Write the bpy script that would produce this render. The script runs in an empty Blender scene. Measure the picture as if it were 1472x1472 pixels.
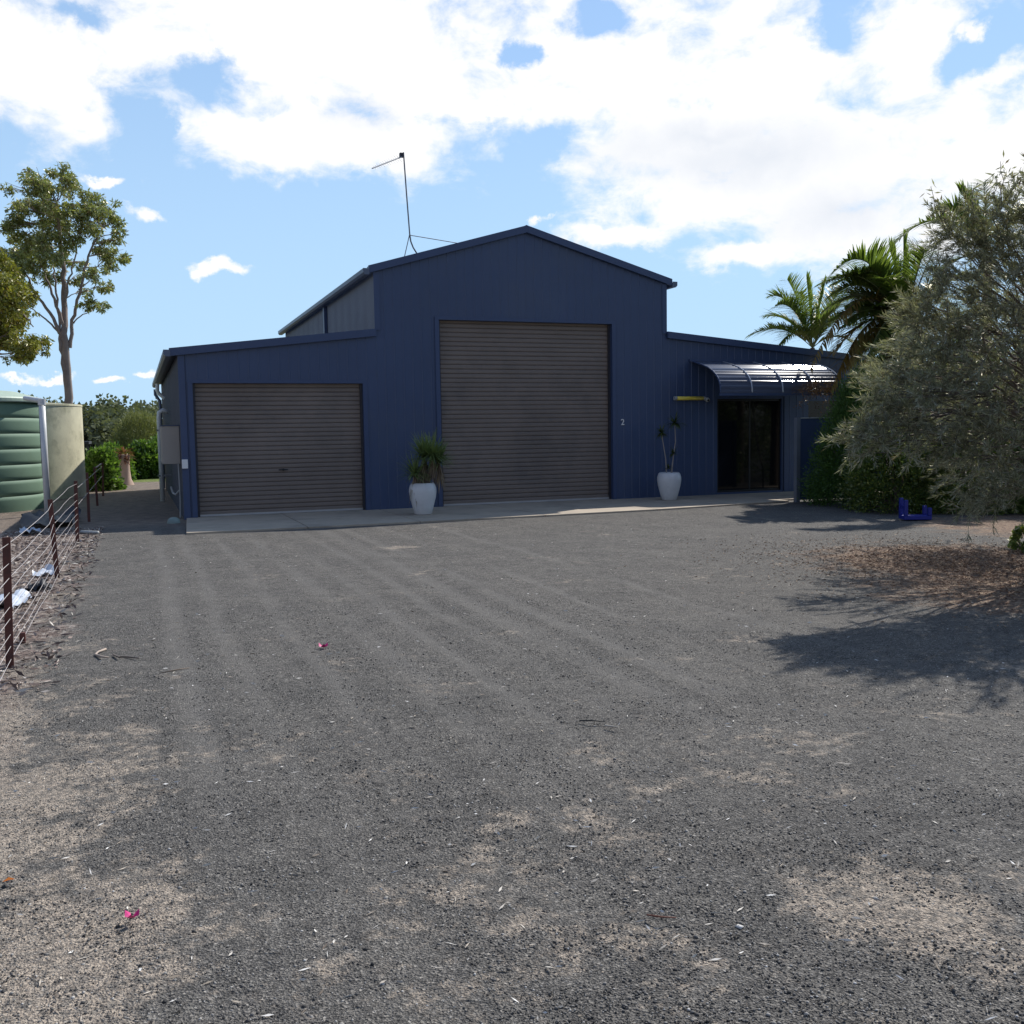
import bpy, math, random
import numpy as np
from mathutils import Vector, Matrix, noise
random.seed(7); rng = np.random.default_rng(11)
PI = math.pi; R = math.radians
scene = bpy.context.scene; C = scene.collection
# ------------------------------------------------------------------ camera
YAW, PITCH, ROLL, F, EYE = R(20.82), R(-4.66), R(-0.935), 1417.0, 1.55
fw = Vector((math.sin(YAW)*math.cos(PITCH), math.cos(YAW)*math.cos(PITCH), math.sin(PITCH)))
rt = Vector((math.cos(YAW), -math.sin(YAW), 0)); up = rt.cross(fw)
c_, s_ = math.cos(ROLL), math.sin(ROLL)
rt, up = c_*rt + s_*up, -s_*rt + c_*up
cam_d = bpy.data.cameras.new('camera'); cam = bpy.data.objects.new('camera', cam_d); C.objects.link(cam)
cam.matrix_world = Matrix(((rt.x, up.x, -fw.x, 0), (rt.y, up.y, -fw.y, 0), (rt.z, up.z, -fw.z, EYE), (0, 0, 0, 1)))
cam_d.sensor_width = 36; cam_d.lens = 36*F/1472; cam_d.clip_end = 5000; cam_d.clip_start = 0.05
scene.camera = cam
EY = Vector((0, 0, EYE))
def ray(px, py): return fw + rt*((px-736)/F) - up*((py-736)/F)
def PG(px, py, z=0):                                   # survey point on the ground
    d = ray(px, py); return EY + d*((z-EYE)/d.z)
def PY(px, py, Y):                                     # survey point on the plane y = Y
    d = ray(px, py); return EY + d*(Y/d.y)
def PD(px, py, D): return EY + ray(px, py).normalized()*D
# ------------------------------------------------------------------ materials
def mat(name):
    m = bpy.data.materials.new(name); m.use_nodes = True
    nt = m.node_tree; return m, nt, nt.nodes, nt.links, nt.nodes['Principled BSDF']
def pbr(name, col, rough=0.6, metal=0.0, spec=0.5, var=0.12, vscale=3.0, bump=0.0, bscale=40, coat=0, dirt=None, dscale=1.5, damt=0.5):
    m, nt, N, L, b = mat(name)
    tc = N.new('ShaderNodeTexCoord')
    n = N.new('ShaderNodeTexNoise'); n.inputs['Scale'].default_value = vscale; n.inputs['Detail'].default_value = 6; n.inputs['Roughness'].default_value = .65
    L.new(tc.outputs['Object'], n.inputs['Vector'])
    mr = N.new('ShaderNodeMapRange'); mr.inputs[1].default_value = .25; mr.inputs[2].default_value = .75
    mr.inputs[3].default_value = 1-var; mr.inputs[4].default_value = 1+var; L.new(n.outputs['Fac'], mr.inputs[0])
    mx = N.new('ShaderNodeVectorMath'); mx.operation = 'SCALE'; mx.inputs[0].default_value = col; L.new(mr.outputs[0], mx.inputs['Scale'])
    out = mx.outputs[0]
    if dirt:
        n2 = N.new('ShaderNodeTexNoise'); n2.inputs['Scale'].default_value = dscale; n2.inputs['Detail'].default_value = 8; n2.inputs['Roughness'].default_value = .7
        L.new(tc.outputs['Object'], n2.inputs['Vector'])
        r2 = N.new('ShaderNodeMapRange'); r2.inputs[1].default_value = .5; r2.inputs[2].default_value = .72; r2.inputs[3].default_value = 0; r2.inputs[4].default_value = damt
        L.new(n2.outputs['Fac'], r2.inputs[0])
        mc = N.new('ShaderNodeMix'); mc.data_type = 'RGBA'; L.new(r2.outputs[0], mc.inputs[0]); L.new(out, mc.inputs[6]); mc.inputs[7].default_value = (*dirt, 1); out = mc.outputs[2]
    L.new(out, b.inputs['Base Color'])
    b.inputs['Roughness'].default_value = rough; b.inputs['Metallic'].default_value = metal
    b.inputs['Specular IOR Level'].default_value = spec; b.inputs['Coat Weight'].default_value = coat
    if bump:
        n3 = N.new('ShaderNodeTexNoise'); n3.inputs['Scale'].default_value = bscale; n3.inputs['Detail'].default_value = 5; L.new(tc.outputs['Object'], n3.inputs['Vector'])
        bp = N.new('ShaderNodeBump'); bp.inputs['Strength'].default_value = bump; bp.inputs['Distance'].default_value = .01
        L.new(n3.outputs['Fac'], bp.inputs['Height']); L.new(bp.outputs[0], b.inputs['Normal'])
    return m
def leafmat(name, c1, c2, trans=.35, gloss=.12, grough=.4, c3=None):
    m, nt, N, L, b = mat(name); N.remove(b); out = N['Material Output']
    g = N.new('ShaderNodeNewGeometry'); cr = N.new('ShaderNodeValToRGB')
    cr.color_ramp.elements[0].color = (*c1, 1); cr.color_ramp.elements[1].color = (*c2, 1)
    if c3:
        cr.color_ramp.elements[1].position = .8
        e = cr.color_ramp.elements.new(.93); e.color = (*c3, 1)
    L.new(g.outputs['Random Per Island'], cr.inputs[0])
    d = N.new('ShaderNodeBsdfDiffuse'); t = N.new('ShaderNodeBsdfTranslucent'); gl = N.new('ShaderNodeBsdfGlossy'); gl.inputs['Roughness'].default_value = grough
    gl.inputs['Color'].default_value = (.85, .82, .70, 1)
    L.new(cr.outputs[0], d.inputs['Color']); 
    tm = N.new('ShaderNodeVectorMath'); tm.operation = 'MULTIPLY'; tm.inputs[1].default_value = (1.25, 1.3, .6); L.new(cr.outputs[0], tm.inputs[0]); L.new(tm.outputs[0], t.inputs['Color'])
    m1 = N.new('ShaderNodeMixShader'); m1.inputs[0].default_value = trans; L.new(d.outputs[0], m1.inputs[1]); L.new(t.outputs[0], m1.inputs[2])
    m2 = N.new('ShaderNodeMixShader'); m2.inputs[0].default_value = gloss; L.new(m1.outputs[0], m2.inputs[1]); L.new(gl.outputs[0], m2.inputs[2])
    L.new(m2.outputs[0], out.inputs['Surface']); return m
def islandmat(name, cols, rough=.8):
    m, nt, N, L, b = mat(name); g = N.new('ShaderNodeNewGeometry'); cr = N.new('ShaderNodeValToRGB')
    els = cr.color_ramp.elements
    while len(els) < len(cols): els.new(.5)
    for i, (p, c) in enumerate(cols): els[i].position = p; els[i].color = (*c, 1)
    L.new(g.outputs['Random Per Island'], cr.inputs[0]); L.new(cr.outputs[0], b.inputs['Base Color']); b.inputs['Roughness'].default_value = rough
    return m
NAVY = (.042, .070, .150)
M = {}
M['navy'] = pbr('navy_steel', NAVY, .42, var=.1, vscale=.6, dirt=(.07, .09, .13), dscale=.7, damt=.35)
M['sideskylit'] = pbr('skylit_side_steel', (.13, .16, .215), .38, var=.1, vscale=.8)  # navy sheet painted lighter: bright sky reflection put into the base colour
M['sidelow'] = pbr('greyish_side_steel', (.065, .078, .105), .5, var=.15, vscale=.8)  # low left side wall, greyer and a little lighter than the front sheet
M['navytrim'] = pbr('navy_trim', (.040, .068, .150), .42, var=.06)
M['navyroof'] = pbr('navy_roof', (.04, .06, .12), .35, var=.1)
M['gutter'] = pbr('gutter_steel', (.10, .13, .19), .4, var=.08)
M['door'] = pbr('bronze_roller_door', (.20, .162, .138), .55, var=.18, vscale=.9, dirt=(.08, .075, .075), dscale=.5, damt=.6)
M['guide'] = pbr('door_guide', (.03, .03, .04), .5)
M['rail'] = pbr('pale_rail', (.42, .41, .40), .5)
M['dark'] = pbr('dark_interior', (.012, .013, .016), .8)
M['black'] = pbr('black_plastic', (.015, .015, .017), .4)
M['glass'] = pbr('dark_glass', (.006, .007, .009), .05, spec=.3, var=0)
M['concrete'] = pbr('concrete_apron', (.43, .36, .275), .85, var=.14, vscale=2, bump=.25, bscale=60, dirt=(.12, .11, .105), dscale=.9, damt=.55)
M['tankconc'] = pbr('tank_concrete', (.68, .65, .46), .9, var=.16, vscale=2.2, bump=.3, bscale=25, dirt=(.16, .17, .09), dscale=1.3, damt=.6)
M['tankgreen'] = pbr('green_poly', (.16, .26, .18), .7, var=.07, vscale=1.5, dirt=(.13, .20, .13), dscale=2, damt=.3)
M['tankrim'] = pbr('pale_green_rim', (.40, .50, .40), .5)
M['pvc'] = pbr('white_pvc', (.66, .68, .68), .35)
M['greyp'] = pbr('grey_pipe', (.36, .38, .38), .5)
M['beige'] = pbr('beige_box', (.40, .37, .33), .5, var=.05)
M['white'] = pbr('white_paint', (.78, .78, .78), .4, var=.03)
M['pot'] = pbr('white_pot', (.66, .67, .68), .32, var=.05, vscale=6, dirt=(.42, .42, .42), dscale=4, damt=.35)
M['soil'] = pbr('soil', (.05, .038, .03), .95, bump=.6)
M['galv'] = pbr('weathered_galvanised', (.17, .18, .20), .45, metal=.6)
M['wire'] = pbr('fence_wire', (.55, .50, .48), .4, metal=.4)
M['post'] = pbr('maroon_steel_post', (.10, .028, .020), .6, var=.3, vscale=12, dirt=(.02, .012, .012), dscale=9, damt=.7)
M['yellow'] = pbr('yellow_cover', (.85, .68, .09), .35, var=.05)
M['bluepl'] = pbr('blue_plastic', (.006, .016, .24), .45, var=.05)
M['poly'] = pbr('awning_sheet', (.09, .105, .15), .10, spec=.10, var=.06)
M['alu'] = pbr('awning_rib', (.50, .53, .58), .3, metal=.5)
M['bark'] = pbr('eucalypt_bark', (.27, .215, .19), .8, var=.3, vscale=1.6, bump=.4, dirt=(.12, .09, .08), dscale=1.2, damt=.6)
M['barkdk'] = pbr('grey_bark', (.13, .105, .085), .85, var=.3, vscale=9, bump=.5)
M['paletrunk'] = pbr('pale_trunk', (.46, .33, .25), .85, var=.2, vscale=4, bump=.4)
M['palmwood'] = pbr('palm_trunk', (.13, .10, .075), .9, var=.35, vscale=8, bump=.5)
M['rock'] = pbr('rock', (.20, .17, .15), .95, var=.4, vscale=5, bump=.7, bscale=10)
M['sheet'] = pbr('plastic_sheet', (.55, .60, .68), .35, var=.15, vscale=7)
M['tarp'] = pbr('dark_rubble', (.03, .032, .04), .6, var=.3, vscale=9)
L_euc = leafmat('eucalypt_leaf', (.17, .21, .085), (.37, .40, .15), .3, .10, c3=(.19, .14, .06))
L_euc2 = leafmat('yellow_green_leaf', (.11, .13, .028), (.32, .32, .06), .3, .06, c3=(.2, .15, .04))
L_silver = leafmat('silver_needle', (.095, .108, .072), (.42, .42, .335), .30, .09, .42, c3=(.16, .12, .085))
L_palm = leafmat('palm_leaflet', (.07, .115, .035), (.19, .25, .06), .48, .09, .35)
L_palmb = leafmat('browning_leaflet', (.17, .11, .035), (.32, .22, .07), .35, .06, .35)
L_conif = leafmat('conifer_leaf', (.045, .10, .025), (.10, .19, .045), .3, .03)
L_shrub = leafmat('shrub_leaf', (.06, .11, .028), (.15, .21, .05), .38, .07, c3=(.28, .30, .06))
L_bright = leafmat('bright_leaf', (.06, .13, .025), (.15, .25, .05), .4, .07)
L_olive = leafmat('olive_spray', (.15, .18, .075), (.25, .26, .12), .3, .03)
L_far = leafmat('far_foliage', (.12, .14, .09), (.21, .23, .15), .2, .0)
L_yucca = leafmat('yucca_leaf', (.12, .17, .06), (.24, .31, .12), .3, .07)
L_dead = leafmat('dead_leaf', (.16, .115, .085), (.38, .30, .22), .2, .02)
L_drac = leafmat('dracaena_leaf', (.03, .05, .014), (.09, .12, .035), .3, .06)
# ------------------------------------------------------------------ mesh builders
def tag(o, label=None, cat=None, group=None, kind=None):
    if label: o['label'] = label
    if cat: o['category'] = cat
    if group: o['group'] = group
    if kind: o['kind'] = kind
    return o
def empty(name, loc, label=None, cat=None, group=None):
    o = bpy.data.objects.new(name, None); C.objects.link(o); o.location = loc; o.empty_display_size = .2
    return tag(o, label, cat, group)
class MB:
    def __init__(s): s.v = []; s.f = []
    def add(s, vs, fs):
        k = len(s.v); s.v += [tuple(v) for v in vs]; s.f += [tuple(i+k for i in f) for f in fs]; return s
    def box(s, a, b, rot=0, piv=None):
        x0, y0, z0 = a; x1, y1, z1 = b
        vs = [(x0,y0,z0),(x1,y0,z0),(x1,y1,z0),(x0,y1,z0),(x0,y0,z1),(x1,y0,z1),(x1,y1,z1),(x0,y1,z1)]
        if rot:
            p = piv or ((x0+x1)/2, (y0+y1)/2); c, n = math.cos(rot), math.sin(rot)
            vs = [((x-p[0])*c-(y-p[1])*n+p[0], (x-p[0])*n+(y-p[1])*c+p[1], z) for x, y, z in vs]
        return s.add(vs, [(0,3,2,1),(4,5,6,7),(0,1,5,4),(1,2,6,5),(2,3,7,6),(3,0,4,7)])
    def tube(s, pts, rad, n=8, cap=True):
        pts = [Vector(p) for p in pts]
        if not isinstance(rad, (list, tuple)): rad = [rad]*len(pts)
        rings = []; k = len(s.v); prev = None
        for i, p in enumerate(pts):
            d = (pts[min(i+1, len(pts)-1)] - pts[max(i-1, 0)]).normalized()
            a = prev if prev is not None else (Vector((0,0,1)) if abs(d.z) < .9 else Vector((1,0,0)))
            u = (a - d*a.dot(d)); u = u.normalized() if u.length > 1e-6 else d.orthogonal().normalized()
            prev = u; w = d.cross(u)
            for j in range(n):
                t = 2*PI*j/n; s.v.append(tuple(p + (u*math.cos(t)+w*math.sin(t))*rad[i]))
        for i in range(len(pts)-1):
            for j in range(n):
                a = k+i*n+j; b = k+i*n+(j+1)%n; s.f.append((a, b, b+n, a+n))
        if cap:
            s.f.append(tuple(k+j for j in range(n))[::-1]); s.f.append(tuple(k+(len(pts)-1)*n+j for j in range(n)))
        return s
    def lathe(s, prof, cx=0, cy=0, n=48, z0=0):
        k = len(s.v)
        for r, z in prof:
            for j in range(n): t = 2*PI*j/n; s.v.append((cx+r*math.cos(t), cy+r*math.sin(t), z0+z))
        for i in range(len(prof)-1):
            for j in range(n):
                a = k+i*n+j; b = k+i*n+(j+1)%n; s.f.append((a, b, b+n, a+n))
        return s
    def prism(s, poly, off):                                     # poly: list of 3-D points (convex or not), extruded by vector off
        n = len(poly); o = Vector(off); k = len(s.v)
        s.v += [tuple(p) for p in poly] + [tuple(Vector(p)+o) for p in poly]
        s.f.append(tuple(range(k, k+n))[::-1]); s.f.append(tuple(range(k+n, k+2*n)))
        for i in range(n): j = (i+1) % n; s.f.append((k+i, k+j, k+n+j, k+n+i))
        return s
    def ribbon(s, base, d, length, w, droop=.3, seg=4, fold=0):
        d = Vector(d).normalized(); p = Vector(base); side = d.cross(Vector((0,0,1)))
        side = side.normalized() if side.length > .01 else Vector((1,0,0))
        k = len(s.v); st = length/seg
        for i in range(seg+1):
            t = i/seg; ww = w*(1-t**1.6)*(.75+.5*min(t*3, .5)) + w*.04
            s.v.append(tuple(p-side*ww/2)); s.v.append(tuple(p+side*ww/2))
            d = (d + Vector((0,0,-droop/seg*(1+t)))).normalized(); p = p + d*st
        for i in range(seg): a = k+2*i; s.f.append((a, a+1, a+3, a+2))
        return s
    def build(s, name, m, parent=None, smooth=False, bevel=0):
        me = bpy.data.meshes.new(name); me.from_pydata(s.v, [], s.f); me.update()
        me.materials.append(m)
        if smooth: me.polygons.foreach_set('use_smooth', [True]*len(me.polygons))
        o = bpy.data.objects.new(name, me); C.objects.link(o)
        if parent is not None:
            o.parent = parent; o.matrix_parent_inverse = Matrix.Translation(-Vector(parent.location)) if parent.type == 'EMPTY' or True else Matrix()
        if bevel:
            md = o.modifiers.new('bevel', 'BEVEL'); md.width = bevel; md.segments = 2; md.limit_method = 'ANGLE'
        return o
def np_mesh(name, v, f4, m, parent=None):
    me = bpy.data.meshes.new(name); n = len(v); k = len(f4); w = f4.shape[1]
    me.vertices.add(n); me.vertices.foreach_set('co', v.astype(np.float32).ravel())
    me.loops.add(k*w); me.loops.foreach_set('vertex_index', f4.astype(np.int32).ravel())
    me.polygons.add(k); me.polygons.foreach_set('loop_start', np.arange(0, k*w, w, dtype=np.int32))
    me.update(calc_edges=True); me.materials.append(m)
    o = bpy.data.objects.new(name, me); C.objects.link(o)
    if parent is not None: o.parent = parent; o.matrix_parent_inverse = Matrix.Translation(-Vector(parent.location))
    return o
def unit(a): return a/np.maximum(np.linalg.norm(a, axis=1, keepdims=True), 1e-9)
def leaves(name, P, D, Ln, W, m, parent=None, curl=.0):
    """one pointed leaf per row: base point P, direction D, length Ln, width W"""
    n = len(P); D = unit(D); U = unit(np.cross(D, rng.normal(size=(n, 3)))); Ln = np.broadcast_to(Ln, n)[:, None]; W = np.broadcast_to(W, n)[:, None]
    nn = np.cross(D, U)
    v = np.empty((n, 4, 3)); v[:, 0] = P; v[:, 1] = P+D*Ln*.45+U*W/2+nn*Ln*curl; v[:, 2] = P+D*Ln; v[:, 3] = P+D*Ln*.45-U*W/2+nn*Ln*curl
    return np_mesh(name, v.reshape(-1, 3), np.arange(n*4).reshape(n, 4), m, parent)
def clump_points(cs, rs, dens, sub=7, subr=.42, flat=.85):
    """leaf positions in a crown made of clumps, each of which is itself made of small tufts with gaps between"""
    out = []
    for c, r in zip(cs, rs):
        c = np.array(c); k = max(3, int(sub*(1 if r > .5 else .7)))
        d = unit(rng.normal(size=(k, 3))); tc = c + d*(r*rng.uniform(.35, .95, (k, 1)))*np.array([1, 1, flat])
        for t in tc:
            rr = r*subr*rng.uniform(.7, 1.25); n = max(4, int(dens*rr**2*rng.uniform(.7, 1.3)))
            dd = unit(rng.normal(size=(n, 3))); out.append(t + dd*rr*(rng.uniform(0, 1, (n, 1))**.45)*np.array([1, 1, .75]))
    return np.concatenate(out)
SX, SY = .86, .57                                              # the sun stands this far right / back per metre of height
# ------------------------------------------------------------------ world
w = bpy.data.worlds.new('World'); scene.world = w; w.use_nodes = True
nt = w.node_tree; N = nt.nodes; L = nt.links; bg = N['Background']
sun_dir = Vector((SX, SY, 1)).normalized(); elev = math.asin(sun_dir.z); azim = math.atan2(SX, SY)
sky = N.new('ShaderNodeTexSky'); sky.sky_type = 'NISHITA'; sky.sun_disc = False; sky.sun_elevation = elev; sky.sun_rotation = azim
sky.air_density = 1.15; sky.dust_density = .35; sky.ozone_density = 2.2
tc = N.new('ShaderNodeTexCoord'); sep = N.new('ShaderNodeSeparateXYZ'); L.new(tc.outputs['Generated'], sep.inputs[0])
def mth(op, a, b=None, c=None, clamp=False):
    n = N.new('ShaderNodeMath'); n.operation = op; n.use_clamp = clamp
    for i, x in enumerate((a, b, c)):
        if x is None: continue
        if isinstance(x, (int, float)): n.inputs[i].default_value = x
        else: L.new(x, n.inputs[i])
    return n.outputs[0]
az = mth('ARCTAN2', sep.outputs[0], sep.outputs[1]); el = mth('ARCSINE', sep.outputs[2])
comb = N.new('ShaderNodeCombineXYZ'); L.new(az, comb.inputs[0]); L.new(el, comb.inputs[1])
def wnoise(scale, detail, rough, off, sy=1.6):
    mp = N.new('ShaderNodeMapping'); mp.inputs['Location'].default_value = off; mp.inputs['Scale'].default_value = (1, sy, 1); L.new(comb.outputs[0], mp.inputs[0])
    n = N.new('ShaderNodeTexNoise'); n.inputs['Scale'].default_value = scale; n.inputs['Detail'].default_value = detail; n.inputs['Roughness'].default_value = rough
    n.inputs['Distortion'].default_value = .25
    L.new(mp.outputs[0], n.inputs['Vector']); return n.outputs['Fac']
wn_ = N.new('ShaderNodeTexNoise'); wn_.inputs['Scale'].default_value = 21; wn_.inputs['Detail'].default_value = 6; wn_.inputs['Roughness'].default_value = .6; L.new(comb.outputs[0], wn_.inputs['Vector'])
ws = N.new('ShaderNodeSeparateXYZ'); L.new(wn_.outputs['Color'], ws.inputs[0])
azw = mth('ADD', az, mth('MULTIPLY', mth('SUBTRACT', ws.outputs[0], .5), .085)); elw = mth('ADD', el, mth('MULTIPLY', mth('SUBTRACT', ws.outputs[1], .5), .05))
n_big = wnoise(5.5, 4, .55, (3.1, 1.7, 0)); n_fine = wnoise(17, 9, .62, (7.3, 2.2, 5))
def ae(px, py):
    d = ray(px, py).normalized(); return math.atan2(d.x, d.y), math.asin(d.z)
def blob(px, py, rx, ry):
    a0, e0 = ae(px, py); sa = rx/F/math.cos(e0); se = ry/F
    dx = mth('DIVIDE', mth('SUBTRACT', azw, a0), sa); dy = mth('DIVIDE', mth('SUBTRACT', elw, e0), se)
    r2 = mth('ADD', mth('MULTIPLY', dx, dx), mth('MULTIPLY', dy, dy))
    return mth('SUBTRACT', 1.0, mth('SQRT', r2))               # 1 centre, 0 rim
pos = [(60,100,175,105),(430,60,330,130),(470,200,235,52),(360,190,110,45),(600,130,150,110),(850,110,260,110),(1000,190,220,100),(1180,230,290,120),(1080,120,210,115),(1230,330,190,62),
       (1400,230,190,100),(1010,280,180,60),(1300,110,80,75),(1480,180,80,70),(890,338,105,24),(770,312,16,11),(212,309,33,13),(312,383,34,12),(152,266,26,7),(1400,45,22,24),(1440,110,50,22),
       (1340,40,60,60),(250,-130,600,190),(900,-120,600,180),(1080,362,90,24),(20,548,40,7),(155,552,22,6),(212,538,20,7),(75,549,20,5),(690,170,60,30)]
neg = [(290,115,72,38,.9),(190,165,60,62,.55),(855,15,52,40,1.0),(745,78,38,17,1.1),(1212,35,40,45,.7),(120,22,45,14,.5),(770,205,62,42,.7),(320,90,60,20,.5),(1395,85,50,35,.7),(635,165,40,25,.35),(230,200,30,50,.8),(1440,110,40,30,.3)]
dens = None
for p in pos:
    b_ = blob(*p); dens = b_ if dens is None else mth('SMOOTH_MAX', dens, b_, .18)
for q in neg:
    b_ = mth('MAXIMUM', blob(*q[:4]), 0); dens = mth('SUBTRACT', dens, mth('MULTIPLY', b_, q[4]*.95))
far_az = mth('SMOOTH_MIN', mth('ABSOLUTE', mth('SUBTRACT', az, YAW)), 3.2, .1)      # clouds of their own in the rest of the sky
rest = mth('MULTIPLY', mth('SUBTRACT', far_az, .55), 2.0, clamp=True)
rest_c = mth('MULTIPLY', mth('SUBTRACT', n_big, .60), 3.0)
dens = mth('ADD', mth('MULTIPLY', dens, mth('SUBTRACT', 1.0, rest)), mth('MULTIPLY', rest_c, rest))
dens = mth('MAXIMUM', dens, -.6)
ed = mth('ADD', mth('MULTIPLY', mth('SUBTRACT', n_fine, .5), 1.9), mth('MULTIPLY', mth('SUBTRACT', n_big, .5), .7))
dd = mth('ADD', dens, ed)
mr = N.new('ShaderNodeMapRange'); mr.interpolation_type = 'SMOOTHSTEP'; mr.inputs[1].default_value = -.10; mr.inputs[2].default_value = .62; L.new(dd, mr.inputs[0])
cr = N.new('ShaderNodeMapRange'); cr.interpolation_type = 'SMOOTHSTEP'; cr.inputs[1].default_value = .25; cr.inputs[2].default_value = 1.0; cr.inputs[3].default_value = 1.0; cr.inputs[4].default_value = 0.0
n_sh = wnoise(7, 5, .5, (1.2, 9.4, 2)); L.new(mth('ADD', n_sh, 0.0), cr.inputs[0])
# grey undersides: three broad thick places inside the bank
thick = mth('MAXIMUM', blob(1080, 225, 240, 55), mth('MAXIMUM', blob(1010, 205, 200, 40), mth('MAXIMUM', blob(520,165,80,30), blob(1215,300,150,60))))
thick = mth('MULTIPLY', mth('ADD', mth('MULTIPLY', thick, 1.0), mth('MULTIPLY', mth('SUBTRACT', n_sh, .5), 1.2)), 1.0, clamp=True)
ccol = N.new('ShaderNodeMix'); ccol.data_type = 'RGBA'; L.new(thick, ccol.inputs[0])
ccol.inputs[6].default_value = (10.6, 10.6, 10.7, 1); ccol.inputs[7].default_value = (8.4, 8.8, 9.5, 1)
# pull the clear sky towards the photograph's softer blue (thin high haze), then lay the cloud over it
veil = N.new('ShaderNodeMix'); veil.data_type = 'RGBA'; veil.inputs[7].default_value = (5.3, 7.8, 10.3, 1)
tint = N.new('ShaderNodeVectorMath'); tint.operation = 'MULTIPLY'; tint.inputs[1].default_value = (.72, .92, 1.32); L.new(sky.outputs[0], tint.inputs[0]); L.new(tint.outputs[0], veil.inputs[6])
vf = N.new('ShaderNodeMapRange'); vf.interpolation_type = 'SMOOTHSTEP'; vf.inputs[1].default_value = .0; vf.inputs[2].default_value = .5; vf.inputs[3].default_value = .92; vf.inputs[4].default_value = .48; L.new(el, vf.inputs[0])
# the veil is forward-scattered haze: strong on the sun's side, thin behind the viewer
sunside = mth('ADD', mth('MULTIPLY', sep.outputs[0], .80), mth('MULTIPLY', sep.outputs[1], .60)); ssm = mth('ADD', mth('MULTIPLY', sunside, 1.6), .35, clamp=True)
L.new(mth('MULTIPLY', vf.outputs[0], ssm), veil.inputs[0])
tm_ = N.new('ShaderNodeMix'); tm_.data_type = 'RGBA'; L.new(ssm, tm_.inputs[0]); warm = N.new('ShaderNodeVectorMath'); warm.operation = 'MULTIPLY'; warm.inputs[1].default_value = (.98, .92, 1.04); L.new(sky.outputs[0], warm.inputs[0])
L.new(warm.outputs[0], tm_.inputs[6]); L.new(tint.outputs[0], tm_.inputs[7]); L.new(tm_.outputs[2], veil.inputs[6])
mixc = N.new('ShaderNodeMix'); mixc.data_type = 'RGBA'; L.new(mr.outputs[0], mixc.inputs[0]); L.new(veil.outputs[2], mixc.inputs[6]); L.new(ccol.outputs[2], mixc.inputs[7])
L.new(mixc.outputs[2], bg.inputs['Color']); bg.inputs['Strength'].default_value = .1
sl = bpy.data.lights.new('sun', 'SUN'); sl.energy = 5.0; sl.angle = R(.53); sl.color = (1, .95, .88)
so = bpy.data.objects.new('sun', sl); C.objects.link(so); so.rotation_euler = sun_dir.to_track_quat('Z', 'Y').to_euler(); so.location = (0, 0, 30)
vs = scene.view_settings; vs.view_transform = 'Standard'; vs.look = 'None'; vs.gamma = 1; vs.exposure = 0; vs.use_curve_mapping = False
# ------------------------------------------------------------------ ground
def axis(lo, hi, step, far):
    a = list(np.arange(lo, hi+1e-6, step)); s = step; x = hi; up_ = []
    while x < far: s *= 1.35; x += s; up_.append(x)
    s = step; x = lo; dn = []
    while x > -far: s *= 1.35; x -= s; dn.append(x)
    return np.array(dn[::-1]+a+up_)
xs = axis(-4, 12, .09, 1600); ys = axis(1.0, 18, .09, 1600)
X, Y = np.meshgrid(xs, ys); nx, ny = len(xs), len(ys)
def vnoise(x, y, s, seed):
    r_ = np.random.default_rng(seed); g = r_.uniform(-1, 1, (64, 64)); x = x/s+500; y = y/s+500
    xi = np.floor(x).astype(int); yi = np.floor(y).astype(int); fx = x-xi; fy = y-yi; fx = fx*fx*(3-2*fx); fy = fy*fy*(3-2*fy)
    a = g[xi%64, yi%64]; b = g[(xi+1)%64, yi%64]; c = g[xi%64, (yi+1)%64]; d = g[(xi+1)%64, (yi+1)%64]
    return a*(1-fx)*(1-fy)+b*fx*(1-fy)+c*(1-fx)*fy+d*fx*fy
Z = .010*vnoise(X, Y, 1.1, 1)+.006*vnoise(X, Y, .45, 2)+.0035*vnoise(X, Y, .2, 3)+.02*vnoise(X, Y, 3.4, 4)
TR = [(.26, .09), (.62, .07), (1.12, .08), (1.62, .10), (2.02, .08), (2.42, .07), (2.80, .12), (3.17, .09), (3.75, .07), (4.6, .08)]
for tx, tw in TR:
    cx_ = tx + .04*vnoise(Y*0, Y, 5.0, 5) + (np.maximum(0, 6-Y)*-.04 if tx > 1 else 0)
    t = np.abs(X-cx_)/tw; k_ = np.clip((Y-3.2)/2.5, 0, 1)*(.5+.5*vnoise(X*0+tx*9, Y, 1.7, 8)); Z -= .009*np.exp(-t**2)*k_; Z += .007*np.exp(-(t-1.5)**2*4)*k_
fade = np.clip((16.2-Y)/1.2, 0, 1)*np.clip((Y-0)/1, 0, 1)*np.clip((X+6)/2, 0, 1)*np.clip((14-X)/2, 0, 1); Z = Z*fade
vv = np.stack([X, Y, Z], -1).reshape(-1, 3); idx = np.arange(nx*ny).reshape(ny, nx)
ff = np.stack([idx[:-1, :-1], idx[:-1, 1:], idx[1:, 1:], idx[1:, :-1]], -1).reshape(-1, 4)
gm, gnt, GN, GL, gb = mat('gravel_ground')
def gnode(t, **k):
    n = GN.new(t)
    for a, b in k.items():
        if a in n.inputs: n.inputs[a].default_value = b
        else: setattr(n, a, b)
    return n
gtc = gnode('ShaderNodeTexCoord'); OBJ = gtc.outputs['Object']
def gnoise(s, d=5, r=.6, off=(0,0,0), sc=(1,1,1)):
    mp = gnode('ShaderNodeMapping'); mp.inputs['Location'].default_value = off; mp.inputs['Scale'].default_value = sc; GL.new(OBJ, mp.inputs[0])
    n = gnode('ShaderNodeTexNoise', Scale=s, Detail=d, Roughness=r); GL.new(mp.outputs[0], n.inputs['Vector']); return n.outputs['Fac']
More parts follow.
